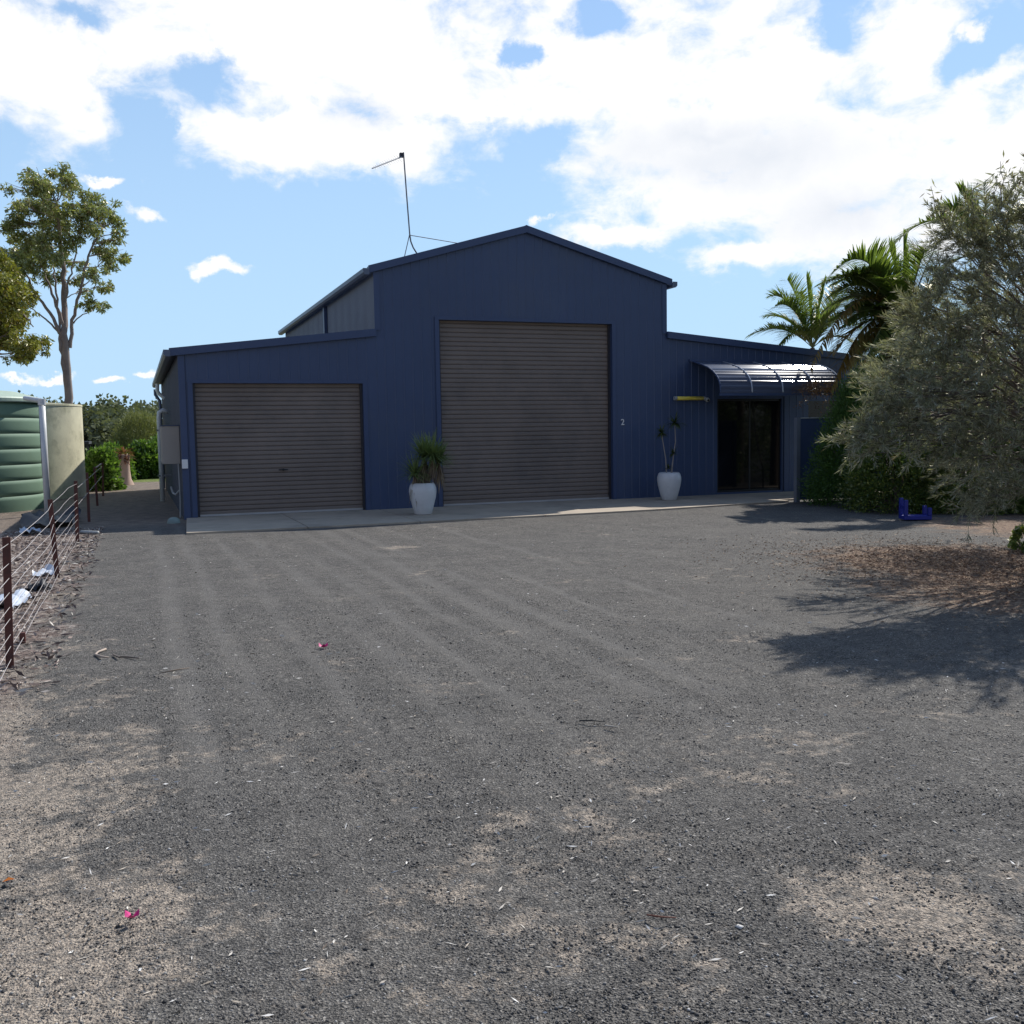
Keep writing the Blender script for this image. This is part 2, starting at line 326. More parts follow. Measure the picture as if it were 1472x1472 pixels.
def gm_(op, a, b=None, clamp=False):
    n = GN.new('ShaderNodeMath'); n.operation = op; n.use_clamp = clamp
    for i, x in enumerate((a, b)):
        if x is None: continue
        if isinstance(x, (int, float)): n.inputs[i].default_value = x
        else: GL.new(x, n.inputs[i])
    return n.outputs[0]
def gramp(fac, els, interp='LINEAR'):
    n = GN.new('ShaderNodeValToRGB'); n.color_ramp.interpolation = interp
    while len(n.color_ramp.elements) < len(els): n.color_ramp.elements.new(.5)
    for i, (p, c) in enumerate(els): n.color_ramp.elements[i].position = p; n.color_ramp.elements[i].color = (*c, 1) if len(c) == 3 else c
    GL.new(fac, n.inputs[0]); return n.outputs[0]
def gmix(f, a, b):
    n = GN.new('ShaderNodeMix'); n.data_type = 'RGBA'
    if isinstance(f, (int, float)): n.inputs[0].default_value = f
    else: GL.new(f, n.inputs[0])
    for i, x in ((6, a), (7, b)):
        if isinstance(x, tuple): n.inputs[i].default_value = (*x, 1)
        else: GL.new(x, n.inputs[i])
    return n.outputs[2]
def smooth(x, lo, hi):
    n = GN.new('ShaderNodeMapRange'); n.interpolation_type = 'SMOOTHSTEP'; n.inputs[1].default_value = lo; n.inputs[2].default_value = hi; GL.new(x, n.inputs[0]); return n.outputs[0]
def vor(s, off=0):
    mp = gnode('ShaderNodeMapping'); mp.inputs['Location'].default_value = (off, off, 0); GL.new(OBJ, mp.inputs[0])
    n = gnode('ShaderNodeTexVoronoi', Scale=s); GL.new(mp.outputs[0], n.inputs['Vector']); 
    sp = GN.new('ShaderNodeSeparateXYZ'); GL.new(n.outputs['Color'], sp.inputs[0]); return n.outputs['Distance'], sp.outputs[0]
gs = GN.new('ShaderNodeSeparateXYZ'); GL.new(OBJ, gs.inputs[0]); gx, gy = gs.outputs[0], gs.outputs[1]
d1, c1 = vor(125); d2, c2 = vor(260, 3); d3, c3 = vor(42, 9)
g1 = gramp(c1, [(0, (.022,.021,.020)), (.45, (.088,.084,.079)), (.8, (.185,.175,.162)), (.965, (.28,.265,.24)), (1, (.55,.52,.48))])
g2 = gramp(c2, [(0, (.025,.024,.023)), (.6, (.125,.119,.111)), (1, (.30,.285,.26))])
gravel = gmix(.5, g1, g2)
lum = smooth(gnoise(1.7, 6, .65, (5,2,0)), .3, .7); gravel_l = gmix(lum, (.88,.88,.88), (1.14,1.13,1.11))
mulv = GN.new('ShaderNodeVectorMath'); mulv.operation = 'MULTIPLY'; GL.new(gravel, mulv.inputs[0]); GL.new(gravel_l, mulv.inputs[1]); gravel = mulv.outputs[0]
clod = gramp(gm_('ADD', gm_('MULTIPLY', gnoise(9, 7, .75, (6,2,0), (.7,1,1)), .5), gm_('MULTIPLY', gnoise(24, 6, .75, (1,5,0)), .5)), [(.38, (.42,.42,.43)), (.48, (.90,.89,.88)), (.62, (1.12,1.11,1.09))])
mul2 = GN.new('ShaderNodeVectorMath'); mul2.operation = 'MULTIPLY'; GL.new(gravel, mul2.inputs[0]); GL.new(clod, mul2.inputs[1]); gravel = mul2.outputs[0]
# worn wheel strips: finer, dustier, paler
tr = None
wob = gm_('MULTIPLY', gm_('SUBTRACT', gnoise(.2, 2, .5, (9,0,0), (0,1,0)), .5), .3)
for tx, tw in TR:
    t = gm_('DIVIDE', gm_('ABSOLUTE', gm_('SUBTRACT', gm_('ADD', gx, wob), tx)), tw*1.6); t = gm_('SUBTRACT', 1.0, t, True); tr = t if tr is None else gm_('MAXIMUM', tr, t)
tr = gm_('MULTIPLY', smooth(tr, .0, .95), gm_('MULTIPLY', smooth(gnoise(1.1, 4, .6, (3,3,3), (1,.25,1)), .33, .55), smooth(gy, 2.6, 6.0)))
gravel = gmix(gm_('MULTIPLY', tr, .36), gravel, (.19,.18,.166))
# sandy bare patches
sandn = gm_('ADD', gm_('ADD', gm_('MULTIPLY', gnoise(.95, 5, .6, (1.3,4.1,0)), .6), gm_('MULTIPLY', gnoise(3.6, 7, .68, (2,1,0)), .4)), gm_('MULTIPLY', gm_('SUBTRACT', gnoise(13, 6, .7), .5), .38))
left = smooth(gm_('SUBTRACT', gm_('MULTIPLY', gy, -.12), gx), -1.2, .5); near = smooth(gm_('MULTIPLY', gy, -1.0), -9, -3.0)
bias = gm_('ADD', gm_('MULTIPLY', left, .19), gm_('MULTIPLY', near, .055))
def gblob(x, y, rx, ry):
    a = gm_('DIVIDE', gm_('SUBTRACT', gx, x), rx); b = gm_('DIVIDE', gm_('SUBTRACT', gy, y), ry)
    return gm_('SUBTRACT', 1.0, gm_('SQRT', gm_('ADD', gm_('MULTIPLY', a, a), gm_('MULTIPLY', b, b))))
for (x, y, rx, ry, k) in [(2.33,2.3,.5,.9,.15),(1.0,3.1,.35,.5,.10),(.9,2.6,.4,.3,.10),(0,3.0,.6,.9,.06),(3.3,13.0,.9,.5,.12),(2.9,10.4,.6,.5,.08)]:
    bias = gm_('ADD', bias, gm_('MULTIPLY', gm_('MAXIMUM', gblob(x, y, rx, ry), 0.0), k))
sand = smooth(gm_('ADD', sandn, bias), .59, .70)
sd, sc_ = vor(130, 5); sandcol = gramp(sc_, [(0, (.20,.165,.13)), (.4, (.38,.315,.25)), (1, (.54,.455,.36))])
speck = smooth(gnoise(38, 4, .7, (0,0,4)), .44, .6)
sand = gm_('MULTIPLY', sand, gm_('SUBTRACT', 1.0, gm_('MULTIPLY', speck, .75)))
col = gmix(gm_('MULTIPLY', sand, .9), gravel, sandcol)
# garden bed behind the wire fence, leaf litter under the silver tree, bare soil and lawn behind the shed
bedm = smooth(gm_('ADD', gm_('MULTIPLY', gx, -1.0), gm_('MULTIPLY', gm_('SUBTRACT', gnoise(1.6, 5, .6, (2,8,0)), .5), 1.6)), .55, .95)
bedm = gm_('MULTIPLY', bedm, smooth(gm_('ADD', gy, gm_('MULTIPLY', gnoise(1.2), 2.0)), 5.0, 9.0))
bd, bc = vor(34, 2); bedc = gramp(bc, [(0, (.075,.05,.04)), (.4, (.18,.13,.11)), (.75, (.30,.24,.2)), (1, (.50,.45,.4))])
col = gmix(bedm, col, bedc)
litm = smooth(gm_('ADD', gm_('MAXIMUM', gm_('MAXIMUM', gblob(8.7,8.5,1.9,2.1), gblob(8.0,6.9,1.9,1.7)), gblob(13,10.8,2.4,2.4)), gm_('MULTIPLY', gm_('SUBTRACT', gnoise(2.2, 6, .65, (7,1,0)), .5), 1.5)), .02, .45)
lc = gramp(bc, [(0, (.10,.052,.032)), (.5, (.24,.145,.09)), (1, (.42,.31,.21))]); col = gmix(gm_('MULTIPLY', litm, .85), col, lc)
soilm = gm_('MULTIPLY', smooth(gy, 17.5, 19.5), 1.0); soilc = gramp(gnoise(4, 8, .7), [(.3, (.12,.095,.075)), (.7, (.30,.24,.19))]); col = gmix(soilm, col, soilc)
pathm = smooth(gm_('ABSOLUTE', gx), .0, .01)
grassm = smooth(gm_('ADD', gy, gm_('MULTIPLY', gnoise(.8, 4), 1.5)), 37.3, 37.8); grassc = gramp(gnoise(3, 8, .7), [(.3, (.10,.14,.03)), (.7, (.21,.25,.06))]); col = gmix(grassm, col, grassc)
gfar = smooth(gm_('SQRT', gm_('ADD', gm_('MULTIPLY', gx, gx), gm_('MULTIPLY', gy, gy))), 45, 60); farc = gramp(gnoise(.05, 6, .6), [(.3, (.12,.12,.05)), (.7, (.24,.21,.11))]); col = gmix(gfar, col, farc)
GL.new(col, gb.inputs['Base Color']); gb.inputs['Roughness'].default_value = .9; gb.inputs['Specular IOR Level'].default_value = .35
hgt = gm_('ADD', gm_('MULTIPLY', d1, .011), gm_('ADD', gm_('MULTIPLY', d2, .005), gm_('ADD', gm_('MULTIPLY', gnoise(28, 6, .7), .010), gm_('MULTIPLY', gnoise(6, 3, .6, (4,4,0), (1,.6,1)), .03))))
gbp = gnode('ShaderNodeBump', Strength=.8, Distance=1.0); GL.new(hgt, gbp.inputs['Height']); GL.new(gbp.outputs[0], gb.inputs['Normal'])
tag(np_mesh('ground', vv, ff, gm), kind='structure')
# loose stones, chips and leaf litter lying on it
OCT_V = np.array([[1,0,0],[0,1,0],[-1,0,0],[0,-1,0],[0,0,1],[0,0,-1]], float); OCT_F = np.array([[0,1,4],[1,2,4],[2,3,4],[3,0,4],[1,0,5],[2,1,5],[3,2,5],[0,3,5]])
def bits(name, P, S, m, flat=.7):
    n = len(P); a = rng.uniform(0, 2*PI, n); ca, sa = np.cos(a)[:, None], np.sin(a)[:, None]
    v = OCT_V[None]*S[:, None, :]*rng.uniform(.7, 1.3, (n, 6, 1)); x = v[..., 0]*ca-v[..., 1]*sa; y = v[..., 0]*sa+v[..., 1]*ca
    v = np.stack([x, y, v[..., 2]*flat], -1)+P[:, None]
    return np_mesh(name, v.reshape(-1, 3), (OCT_F[None]+6*np.arange(n)[:, None, None]).reshape(-1, 3), m)
def zat(x, y):
    i = np.clip(np.searchsorted(xs, x), 0, nx-1); j = np.clip(np.searchsorted(ys, y), 0, ny-1); return Z[j, i]
def view_pts(n, p0, p1, q0, q1, powr=1.0):
    """random ground points inside the part of the yard in view, denser near the lens"""
    d = q0*(q1/q0)**rng.uniform(0, 1, n)**powr; a = rng.uniform(p0, p1, n)+YAW; x = d*np.sin(a); y = d*np.cos(a); return np.stack([x, y, zat(x, y)], 1)
P = view_pts(95000, -.56, .56, 2.1, 9, .9); s = rng.lognormal(-5.85, .36, (len(P), 1))*rng.uniform(.7, 1.3, (len(P), 3)); P[:, 2] += s[:, 2]*.15
tag(bits('gravel_stones', P, s, islandmat('loose_stone', [(0, (.025,.024,.024)), (.45, (.095,.09,.085)), (.86, (.20,.19,.175)), (.97, (.40,.38,.35)), (1, (.6,.58,.55))])), 'small dark and pale loose stones of the gravel yard', 'gravel', kind='stuff')
P = view_pts(2600, -.6, .6, 2.3, 17, .8); m_ = ~((P[:, 1] > 16.2)); P = P[m_]; n = len(P); D = rng.normal(size=(n, 3)); D[:, 2] *= .12; P[:, 2] += .006
tag(leaves('wood_chips', P, D, rng.uniform(.012, .05, n), rng.uniform(.003, .009, n), islandmat('chip', [(0, (.10,.07,.05)), (.3, (.35,.29,.22)), (.6, (.58,.53,.46)), (1, (.8,.78,.74))])), 'pale straw bits and chips strewn over the dark gravel', 'chips', kind='stuff')
n = 9000; P = np.stack([rng.uniform(-4, -.55, n), rng.uniform(6.5, 18.5, n), np.full(n, .008)], 1); P[:, 0] -= .0; P[:, 2] += zat(P[:, 0], P[:, 1]); D = rng.normal(size=(n, 3)); D[:, 2] = np.abs(D[:, 2])*.3
tag(leaves('bed_litter', P, D, rng.uniform(.03, .11, n), rng.uniform(.008, .025, n), islandmat('bed_leaf', [(0, (.06,.04,.035)), (.4, (.20,.14,.12)), (.8, (.40,.33,.28)), (1, (.62,.58,.52))])), 'dry leaves and mulch in the bed behind the wire fence', 'leaf litter', kind='stuff')
n = 22000; r_ = rng.normal(size=(n, 2)); P = np.stack([8.6+r_[:, 0]*1.0, 7.9+r_[:, 1]*1.35, np.full(n, .006)], 1); P[:, 2] += zat(P[:, 0], P[:, 1]); D = rng.normal(size=(n, 3)); D[:, 2] = np.abs(D[:, 2])*.2
tag(leaves('fallen_leaves', P, D, rng.uniform(.015, .05, n), rng.uniform(.004, .012, n), islandmat('fallen_leaf', [(0, (.09,.045,.03)), (.45, (.24,.14,.085)), (.85, (.40,.28,.18)), (1, (.62,.42,.25))])), 'brown fallen leaves under the silver-leaved tree', 'leaf litter', kind='stuff')
# ------------------------------------------------------------------ shed
YF = 19.45; YB = 31.6; XL, XA, XB, XR = .82, 4.56, 11.12, 17.3
def zw(x): return 3.12+(x-XL)*(.42/(XA-XL))             # left lean-to roof line
def zr(x): return 3.62-(x-XB)*.086                      # right lean-to
XM = 7.80
def zm(x): return 4.80+(1-abs(x-XM)/(XM-XA if x < XM else XB-XM))*.93
shed = empty('shed', ((XL+XR)/2, (YF+YB)/2, 0), 'big navy blue corrugated steel shed with a tall gabled middle and low side wings', 'shed')
def ribwall(mb, x0, x1, zb, zt, y, pitch=.19, dep=.007, horiz=False):
    """ribbed sheet in the plane y: narrow raised ribs every pitch"""
    xs_ = [x0]; k = math.ceil(x0/pitch); ks = []
    while k*pitch < x1:
        c = k*pitch
        for o_, d_ in ((-.018, 0), (-.009, 1), (.009, 1), (.018, 0)):
            if x0 < c+o_ < x1: ks.append((c+o_, d_))
        k += 1
    pts = [(x0, 0)]+ks+[(x1, 0)]; ks0 = len(mb.v)
    extra = XM if x0 < XM < x1 and zt is zm else None
    if extra: pts.append((extra, 0)); pts.sort()
    for x, d_ in pts: mb.v += [(x, y-dep*d_, zb), (x, y-dep*d_, zt(x) if callable(zt) else zt)]
    for i in range(len(pts)-1): a = ks0+2*i; mb.f.append((a, a+2, a+3, a+1))
Lx0, Lx1, LH = 1.05, 4.27, 2.55; Mx0, Mx1, MH = 5.87, 9.78, 3.84; Gx0, Gx1, GH = 12.41, 14.28, 2.27; Wx0, Wx1, Wz0, Wz1 = 14.92, 16.1, 1.2, 2.2
w1 = MB(); ribwall(w1, XL, Lx0, 0, zw, YF); ribwall(w1, Lx0, Lx1, LH, zw, YF); ribwall(w1, Lx1, XA, 0, zw, YF)
w1.build('wall', M['navy'], shed)
w2 = MB(); ribwall(w2, XA, Mx0, 0, zm, YF); ribwall(w2, Mx0, Mx1, MH, zm, YF); ribwall(w2, Mx1, XB, 0, zm, YF); w2.build('wall', M['navy'], shed)
w3 = MB(); ribwall(w3, XB, Gx0, 0, zr, YF); ribwall(w3, Gx0, Gx1, GH, zr, YF); ribwall(w3, Gx1, Wx0, 0, zr, YF); ribwall(w3, Wx0, Wx1, 0, Wz0, YF); ribwall(w3, Wx0, Wx1, Wz1, zr, YF); ribwall(w3, Wx1, XR, 0, zr, YF); w3.build('wall', M['navy'], shed)
def sidewall(x, z0, z1, y0, y1, sgn, name='wall', pitch=.19, dep=.014, m='navy', wave=False):
    mb = MB(); pts = []
    y = y0
    if wave:
        n = int((y1-y0)/.0127); pts = [(y0+i*.0127, .5+.5*math.sin(2*PI*i*.0127/.1)) for i in range(n+1)]
    else:
        pts = [(y0, 0)]; k = 1
        while y0+k*pitch < y1:
            c = y0+k*pitch; pts += [(c-.018, 0), (c-.009, 1), (c+.009, 1), (c+.018, 0)]; k += 1
        pts.append((y1, 0))
    for y, d_ in pts: mb.v += [(x+sgn*dep*d_, y, z0), (x+sgn*dep*d_, y, z1)]
    for i in range(len(pts)-1): a = 2*i; mb.f.append((a, a+1, a+3, a+2))
    return mb.build(name, M[m], shed)
sidewall(XL, 0, zw(XL), YF, YB, -1, m='sidelow'); sidewall(XR, 0, zr(XR), YF, YB, 1)
sidewall(XA, 3.3, 4.80, YF, YB, -1, wave=True, dep=.022, m='sideskylit'); sidewall(XB, 3.3, 4.80, YF, YB, 1, wave=True, dep=.022)
bk = MB(); bk.prism([(XL,YB,0),(XR,YB,0),(XR,YB,zr(XR)),(XB,YB,3.6),(XB,YB,4.8),(XM,YB,5.73),(XA,YB,4.8),(XA,YB,3.5),(XL,YB,zw(XL))], (0,-.05,0)); bk.build('wall', M['navy'], shed)
# roofs
def roof(pts2, name='roof'):
    mb = MB(); (x0, z0), (x1, z1) = pts2
    mb.prism([(x0, YF-.06, z0+.02), (x1, YF-.06, z1+.02), (x1, YF-.06, z1+.06), (x0, YF-.06, z0+.06)], (0, YB-YF+.12, 0))
    d = Vector((x1-x0, 0, z1-z0)); k = int(d.length/.2)
    for j in range(int((YB-YF)/.2)):
        pass
    n = int((YB-YF)/.25)
    L_ = d.normalized(); nrm = Vector((-L_.z, 0, L_.x))
    if nrm.z < 0: nrm = -nrm
    for j in range(n+1):
        y = YF+.1+j*.245
        if y > YB-.05: break
        a = Vector((x0, y, z0+.058)); b = Vector((x1, y, z1+.058))
        mb.prism([a, b, b+nrm*.02, a+nrm*.02], (0, .04, 0))
    return mb.build(name, M['navyroof'], shed)
roof(((XL-.12, zw(XL-.12)), (XA-.03, zw(XA-.03)))); roof(((XB+.03, zr(XB+.03)), (XR+.12, zr(XR+.12))))
roof(((XA-.10, zm(XA)-.028), (XM, 5.73))); roof(((XM, 5.73), (XB+.10, zm(XB)-.028)))
mb = MB(); mb.prism([(XM-.18,YF-.07,5.745),(XM,YF-.07,5.80),(XM+.18,YF-.07,5.745),(XM,YF-.07,5.825)], (0,YB-YF+.14,0)); mb.build('ridge_cap', M['navytrim'], shed)
# barge flashings along the front roof lines
def barge(a, b, h=.13):
    mb = MB(); (x0, z0), (x1, z1) = a, b
    mb.prism([(x0,YF-.085,z0-h+.07),(x1,YF-.085,z1-h+.07),(x1,YF-.085,z1+.085),(x0,YF-.085,z0+.085)], (0,.068,0)); mb.build('barge_flashing', M['navytrim'], shed)
barge((XL-.16, zw(XL-.16)), (XA-.01, zw(XA-.01))); barge((XB+.01, zr(XB)), (XR+.14, zr(XR+.14)))
barge((XA-.12, zm(XA)-.034), (XM, 5.73)); barge((XM+.002, 5.73), (XB+.12, zm(XB)-.034))
# corner and opening flashings
def trim(x0, x1, z0, z1, pr=.022, name='corner_flashing'):
    MB().box((x0, YF-pr, z0), (x1, YF-.016, z1)).build(name, M['navytrim'], shed)
trim(XL-.015, XL+.10, 0, zw(XL)-.06); trim(XA-.02, XA+.10, 3.60, 4.74); trim(XB-.10, XB+.015, 3.66, 4.74)
trim(Lx0-.09, Lx0, 0, LH+.0, name='door_trim'); trim(Lx1, Lx1+.09, 0, LH, name='door_trim'); trim(Lx0-.09, Lx1+.09, LH+.001, LH+.07, name='door_trim')
trim(Mx0-.09, Mx0, 0, MH, name='door_trim'); trim(Mx1, Mx1+.09, 0, MH, name='door_trim'); trim(Mx0-.09, Mx1+.09, MH+.001, MH+.07, name='door_trim')
# gutters and downpipes
def gutter(x, z, sgn, y0, y1):
    mb = MB(); s_2 = sgn
    pr = [(x, z-.10), (x+s_2*.085, z-.10), (x+s_2*.12, z-.06), (x+s_2*.12, z+.02), (x+s_2*.105, z+.02), (x+s_2*.105, z-.052), (x+s_2*.08, z-.085), (x+s_2*.012, z-.085), (x+s_2*.012, z-.0), (x, z-.0)]
    mb.prism([(a, y0, b) for a, b in pr], (0, y1-y0, 0)); mb.prism([(x, y0-.003, z-.10), (x+s_2*.085, y0-.003, z-.10), (x+s_2*.122, y0-.003, z-.06), (x+s_2*.122, y0-.003, z+.022), (x, y0-.003, z+.022)], (0, .002, 0)); return mb.build('gutter', M['gutter'], shed)
gutter(XL-.14, zw(XL-.14)+.03, -1, YF-.10, YB+.05); gutter(XA-.115, 4.77, -1, YF-.10, YB+.05); gutter(XB+.115, 4.77, 1, YF-.10, YB+.05); gutter(XR+.14, zr(XR)+.01, 1, YF-.1, YB+.05)
MB().box((XA-.10, 24.45, 3.45), (XA-.028, 24.60, 4.68)).build('downpipe', M['navytrim'], shed)
MB().tube([(XL-.20,30.8,2.95),(XL-.20,30.8,2.8),(XL-.08,30.8,2.6),(XL-.08,30.8,0.05)], .045).build('downpipe', M['navytrim'], shed)
# roller doors
def roller(x0, x1, h, y, pitch, curtain_name='roller_door'):
    mb = MB(); z = .05; pts = []
    while z < h+.05:
        for t, d_ in ((0, 0), (.10, .75), (.25, 1), (.75, 1), (.90, .75)): pts.append((z+t*pitch, d_))
        z += pitch
    for zz, d_ in pts: mb.v += [(x0-.05, y-.020*d_, zz), (x1+.05, y-.020*d_, zz)]
    for i in range(len(pts)-1): a = 2*i; mb.f.append((a, a+1, a+3, a+2))
    d = mb.build(curtain_name, M['door'], shed)
    MB().box((x0+.005, y-.045, .036), (x1-.005, y+.0, .072)).build('bottom_rail', M['rail'], d)
    MB().box((x0-.0, y-.075, .03), (x0+.045, y-.03, h)).build('guide', M['guide'], d); MB().box((x1-.045, y-.075, .03), (x1, y-.03, h)).build('guide', M['guide'], d)
    mb = MB(); 
    for a, b, c_2 in (((x0-.002, YF-.01, .0), (x0+.001, y+.03, h), 0), ((x1-.001, YF-.01, 0), (x1+.002, y+.03, h), 0), ((x0, YF-.01, h-.001), (x1, y+.03, h+.002), 0)): mb.box(a, b)
    mb.build('reveal', M['navytrim'], d)
    return d
d1_ = roller(Lx0, Lx1, LH, YF+.13, .0865); d2_ = roller(Mx0, Mx1, MH, YF+.15, .0935)
p = PY(407, 675, YF+.09)
mb = MB(); mb.tube([(p.x, YF+.11, p.z), (p.x, YF+.055, p.z)], .022, 12); mb.tube([(p.x-.085, YF+.06, p.z), (p.x-.03, YF+.05, p.z), (p.x+.03, YF+.05, p.z), (p.x+.085, YF+.06, p.z)], .011, 8); mb.build('handle', M['black'], d1_)
# sliding glass door, window
gd = MB(); 
for a, b in (((Gx0, YF+.02, 0.03), (Gx0+.05, YF+.12, GH)), ((Gx1-.05, YF+.02, .03), (Gx1, YF+.12, GH)), ((Gx0+.05, YF+.02, GH-.05), (Gx1-.05, YF+.12, GH)), ((Gx0+.05, YF+.02, .03), (Gx1-.05, YF+.12, .07))): gd.box(a, b)
gdo = gd.build('glass_door', M['navytrim'], shed)
for i, (a, b) in enumerate(((Gx0+.052, 13.37), (13.33, Gx1-.052))):
    yy = YF+.05+i*.03
    MB().box((a+.04, yy, .12), (b-.04, yy+.008, GH-.10)).build('pane', M['glass'], gdo)
    f = MB(); f.box((a, yy-.008, .072), (a+.04, yy+.016, GH-.052)); f.box((b-.04, yy-.008, .072), (b, yy+.016, GH-.052)); f.box((a+.04, yy-.008, .072), (b-.04, yy+.016, .12)); f.box((a+.04, yy-.008, GH-.10), (b-.04, yy+.016, GH-.052)); f.build('sash', M['black'], gdo)
wn = MB()
for a, b in (((Wx0, YF+.0, Wz0), (Wx0+.04, YF+.08, Wz1)), ((Wx1-.04, YF, Wz0), (Wx1, YF+.08, Wz1)), ((Wx0+.04, YF, Wz0), (Wx1-.04, YF+.08, Wz0+.04)), ((Wx0+.04, YF, Wz1-.04), (Wx1-.04, YF+.08, Wz1))): wn.box(a, b)
wno = wn.build('window', M['navytrim'], shed); MB().box((Wx0+.041, YF+.035, Wz0+.041), (Wx1-.041, YF+.043, Wz1-.041)).build('pane', M['glass'], wno)
MB().box((XL+.1, YF+.35, -.02), (XR-.1, YF+.37, 3.0)).build('inner_wall', M['dark'], shed)
# bullnose awning over the glass door
ax0, ax1 = 11.73, 14.95
prof = [(YF-.005, 3.05), (18.98, 2.94), (18.72, 2.86), (18.55, 2.78), (18.42, 2.69), (18.32, 2.59), (18.26, 2.48), (18.24, 2.38), (18.24, 2.30)]
mb = MB(); fine = []
for i in range(len(prof)-1):
    for t in range(6): u = t/6; fine.append((prof[i][0]*(1-u)+prof[i+1][0]*u, prof[i][1]*(1-u)+prof[i+1][1]*u))
fine.append(prof[-1]); cum = 0
# shallow lengthwise flutes in the sheet
for i, (y, z) in enumerate(fine):
    if i: cum += math.hypot(y-fine[i-1][0], z-fine[i-1][1])
    a = fine[max(i-1, 0)]; b = fine[min(i+1, len(fine)-1)]; t_ = Vector((b[0]-a[0], b[1]-a[1])).normalized(); nr = (t_.y, -t_.x)
    if nr[1] < 0 or nr[0] > 0: nr = (-nr[0], -nr[1])
    o_ = .012 if (cum % .115) < .052 else 0
    mb.v += [(ax0, y+nr[0]*o_, z+nr[1]*o_), (ax1, y+nr[0]*o_, z+nr[1]*o_)]
for i in range(len(fine)-1): a = 2*i; mb.f.append((a, a+1, a+3, a+2))
aw = mb.build('awning', M['poly'], shed)
sol = aw.modifiers.new('thick', 'SOLIDIFY'); sol.thickness = .006
for k in range(5):
    x = ax0+.015+k*(ax1-ax0-.03)/4
    m2 = MB(); rr = .016
    m2.tube([(x, y-.012 if i > 0 else y-.03, z+.016) for i, (y, z) in enumerate([(YF-.07, 3.035)]+prof[1:])], rr, 8); m2.build('rib', M['alu'] if k else M['navytrim'], aw)
MB().box((ax0, 18.222, 2.245), (ax1, 18.256, 2.295)).build('front_rail', M['navytrim'], aw)
MB().box((ax0-.03, YF-.05, 3.055), (ax1+.03, YF-.018, 3.11)).build('wall_flashing', M['navytrim'], aw)
# house number 2
fc = bpy.data.curves.new('house_number', 'FONT'); fc.body = '2'; fc.size = .185; fc.extrude = .006; fc.align_x = 'CENTER'; fc.offset = .001
fo = bpy.data.objects.new('tmp', fc); C.objects.link(fo); dg = bpy.context.evaluated_depsgraph_get(); me = bpy.data.meshes.new_from_object(fo.evaluated_get(dg)); bpy.data.objects.remove(fo)
me.materials.clear(); me.materials.append(M['white']); o = bpy.data.objects.new('house_number', me); C.objects.link(o)
p = PY(895, 607, YF-.02); o.location = (p.x, YF-.023, p.z-.058); o.rotation_euler = (PI/2, 0, 0); tag(o, 'white house number 2 on the blue wall right of the tall roller door', 'house number')
# tube light with yellow cover
p0 = PY(969, 572, YF-.07); p1 = PY(1012, 573, YF-.07); wl = empty('wall_light', ((p0.x+p1.x)/2, YF-.07, p0.z), 'long yellow tube light fixed to the blue wall left of the awning', 'wall light')
z = p0.z-.01
MB().tube([(p0.x+.06, YF-.075, z), (p1.x-.03, YF-.075, z)], .043, 16).build('cover', M['yellow'], wl, True)
MB().tube([(p0.x, YF-.075, z), (p0.x+.058, YF-.075, z)], .046, 16).build('end_cap', M['greyp'], wl); MB().tube([(p1.x-.028, YF-.075, z), (p1.x+.01, YF-.075, z)], .046, 16).build('end_cap', M['greyp'], wl)
MB().box((p0.x+.02, YF-.035, z-.02), (p1.x, YF-.0155, z+.02)).build('bracket', M['navytrim'], wl)
m2 = MB(); m2.tube([(p1.x+.075, YF-.02, z-.015), (p1.x+.075, YF-.09, z-.03), (p1.x+.07, YF-.13, z-.045)], [.05, .055, .042], 14); se = m2.build('sensor', M['greyp'], wl, True); MB().tube([(p1.x+.07, YF-.128, z-.046), (p1.x+.069, YF-.142, z-.049)], .026, 12).build('lens', M['black'], se)
# ------------------------------------------------------------------ concrete apron
ap = MB(); jx = [.70, 2.62, 4.55, 6.9, 9.3, 11.2, 12.65]
for i in range(len(jx)-1):
    a, b = jx[i]+(.008 if i else 0), jx[i+1]-.008
    ye = [16.42, 16.43, 16.44, 16.44, 16.55, 16.82, 17.05]
    ap.prism([(a, ye[i], -.1), (b, ye[i+1], -.1), (b, YF+.3, -.1), (a+(.16 if not i else 0), YF+.3, -.1)], (0, 0, .132))
tag(ap.build('concrete_apron', M['concrete'], bevel=.006), kind='structure')
MB_ = MB().box((12.66, 17.4, -.1), (16.5, YF+.3, .03)); tag(MB_.build('concrete_path', M['concrete']), kind='structure')
# ------------------------------------------------------------------ things on the left side wall
mbx = empty('meter_box', (.62, 20.3, 1.45), 'beige electricity meter box mounted on the left side wall of the shed', 'meter box')
zt = PY(245, 612.5, 20.0).z; zb = PY(245, 667, 20.0).z; xl = PY(233, 640, 20.0).x
MB().box((xl, 20.0, zb), (XL-.016, 20.55, zt)).build('cabinet', M['beige'], mbx, bevel=.008); MB().box((xl-.012, 20.02, zb+.02), (xl-.001, 20.53, zt-.02)).build('door', M['beige'], mbx); MB().box((xl-.02, 19.985, zt+.001), (XL-.016, 20.57, zt+.018)).build('hood', M['navytrim'], mbx)
cd = empty('conduit', (.7, 20.1, 0), 'grey conduit dropping from the meter box to the ground', 'conduit')
q = lambda px, py, Y=20.02: tuple(PY(px, py, Y))
MB().tube([q(256.5,667), q(258,690), q(259.5,720), q(259.5,746)], .016, 8).build('pipe', M['greyp'], cd); MB().tube([q(259,704), q(253,711,20.15), q(249,709,20.3), q(246,700,20.4)], .02, 8).build('branch', M['greyp'], cd)
c0 = PG(250, 752); MB().lathe([(0,.11),(.06,.10),(.10,.07),(.115,.02),(.115,-.02)], c0.x, c0.y, 20).build('cap', pbr('cap', (.20,.26,.24), .5), cd, True)
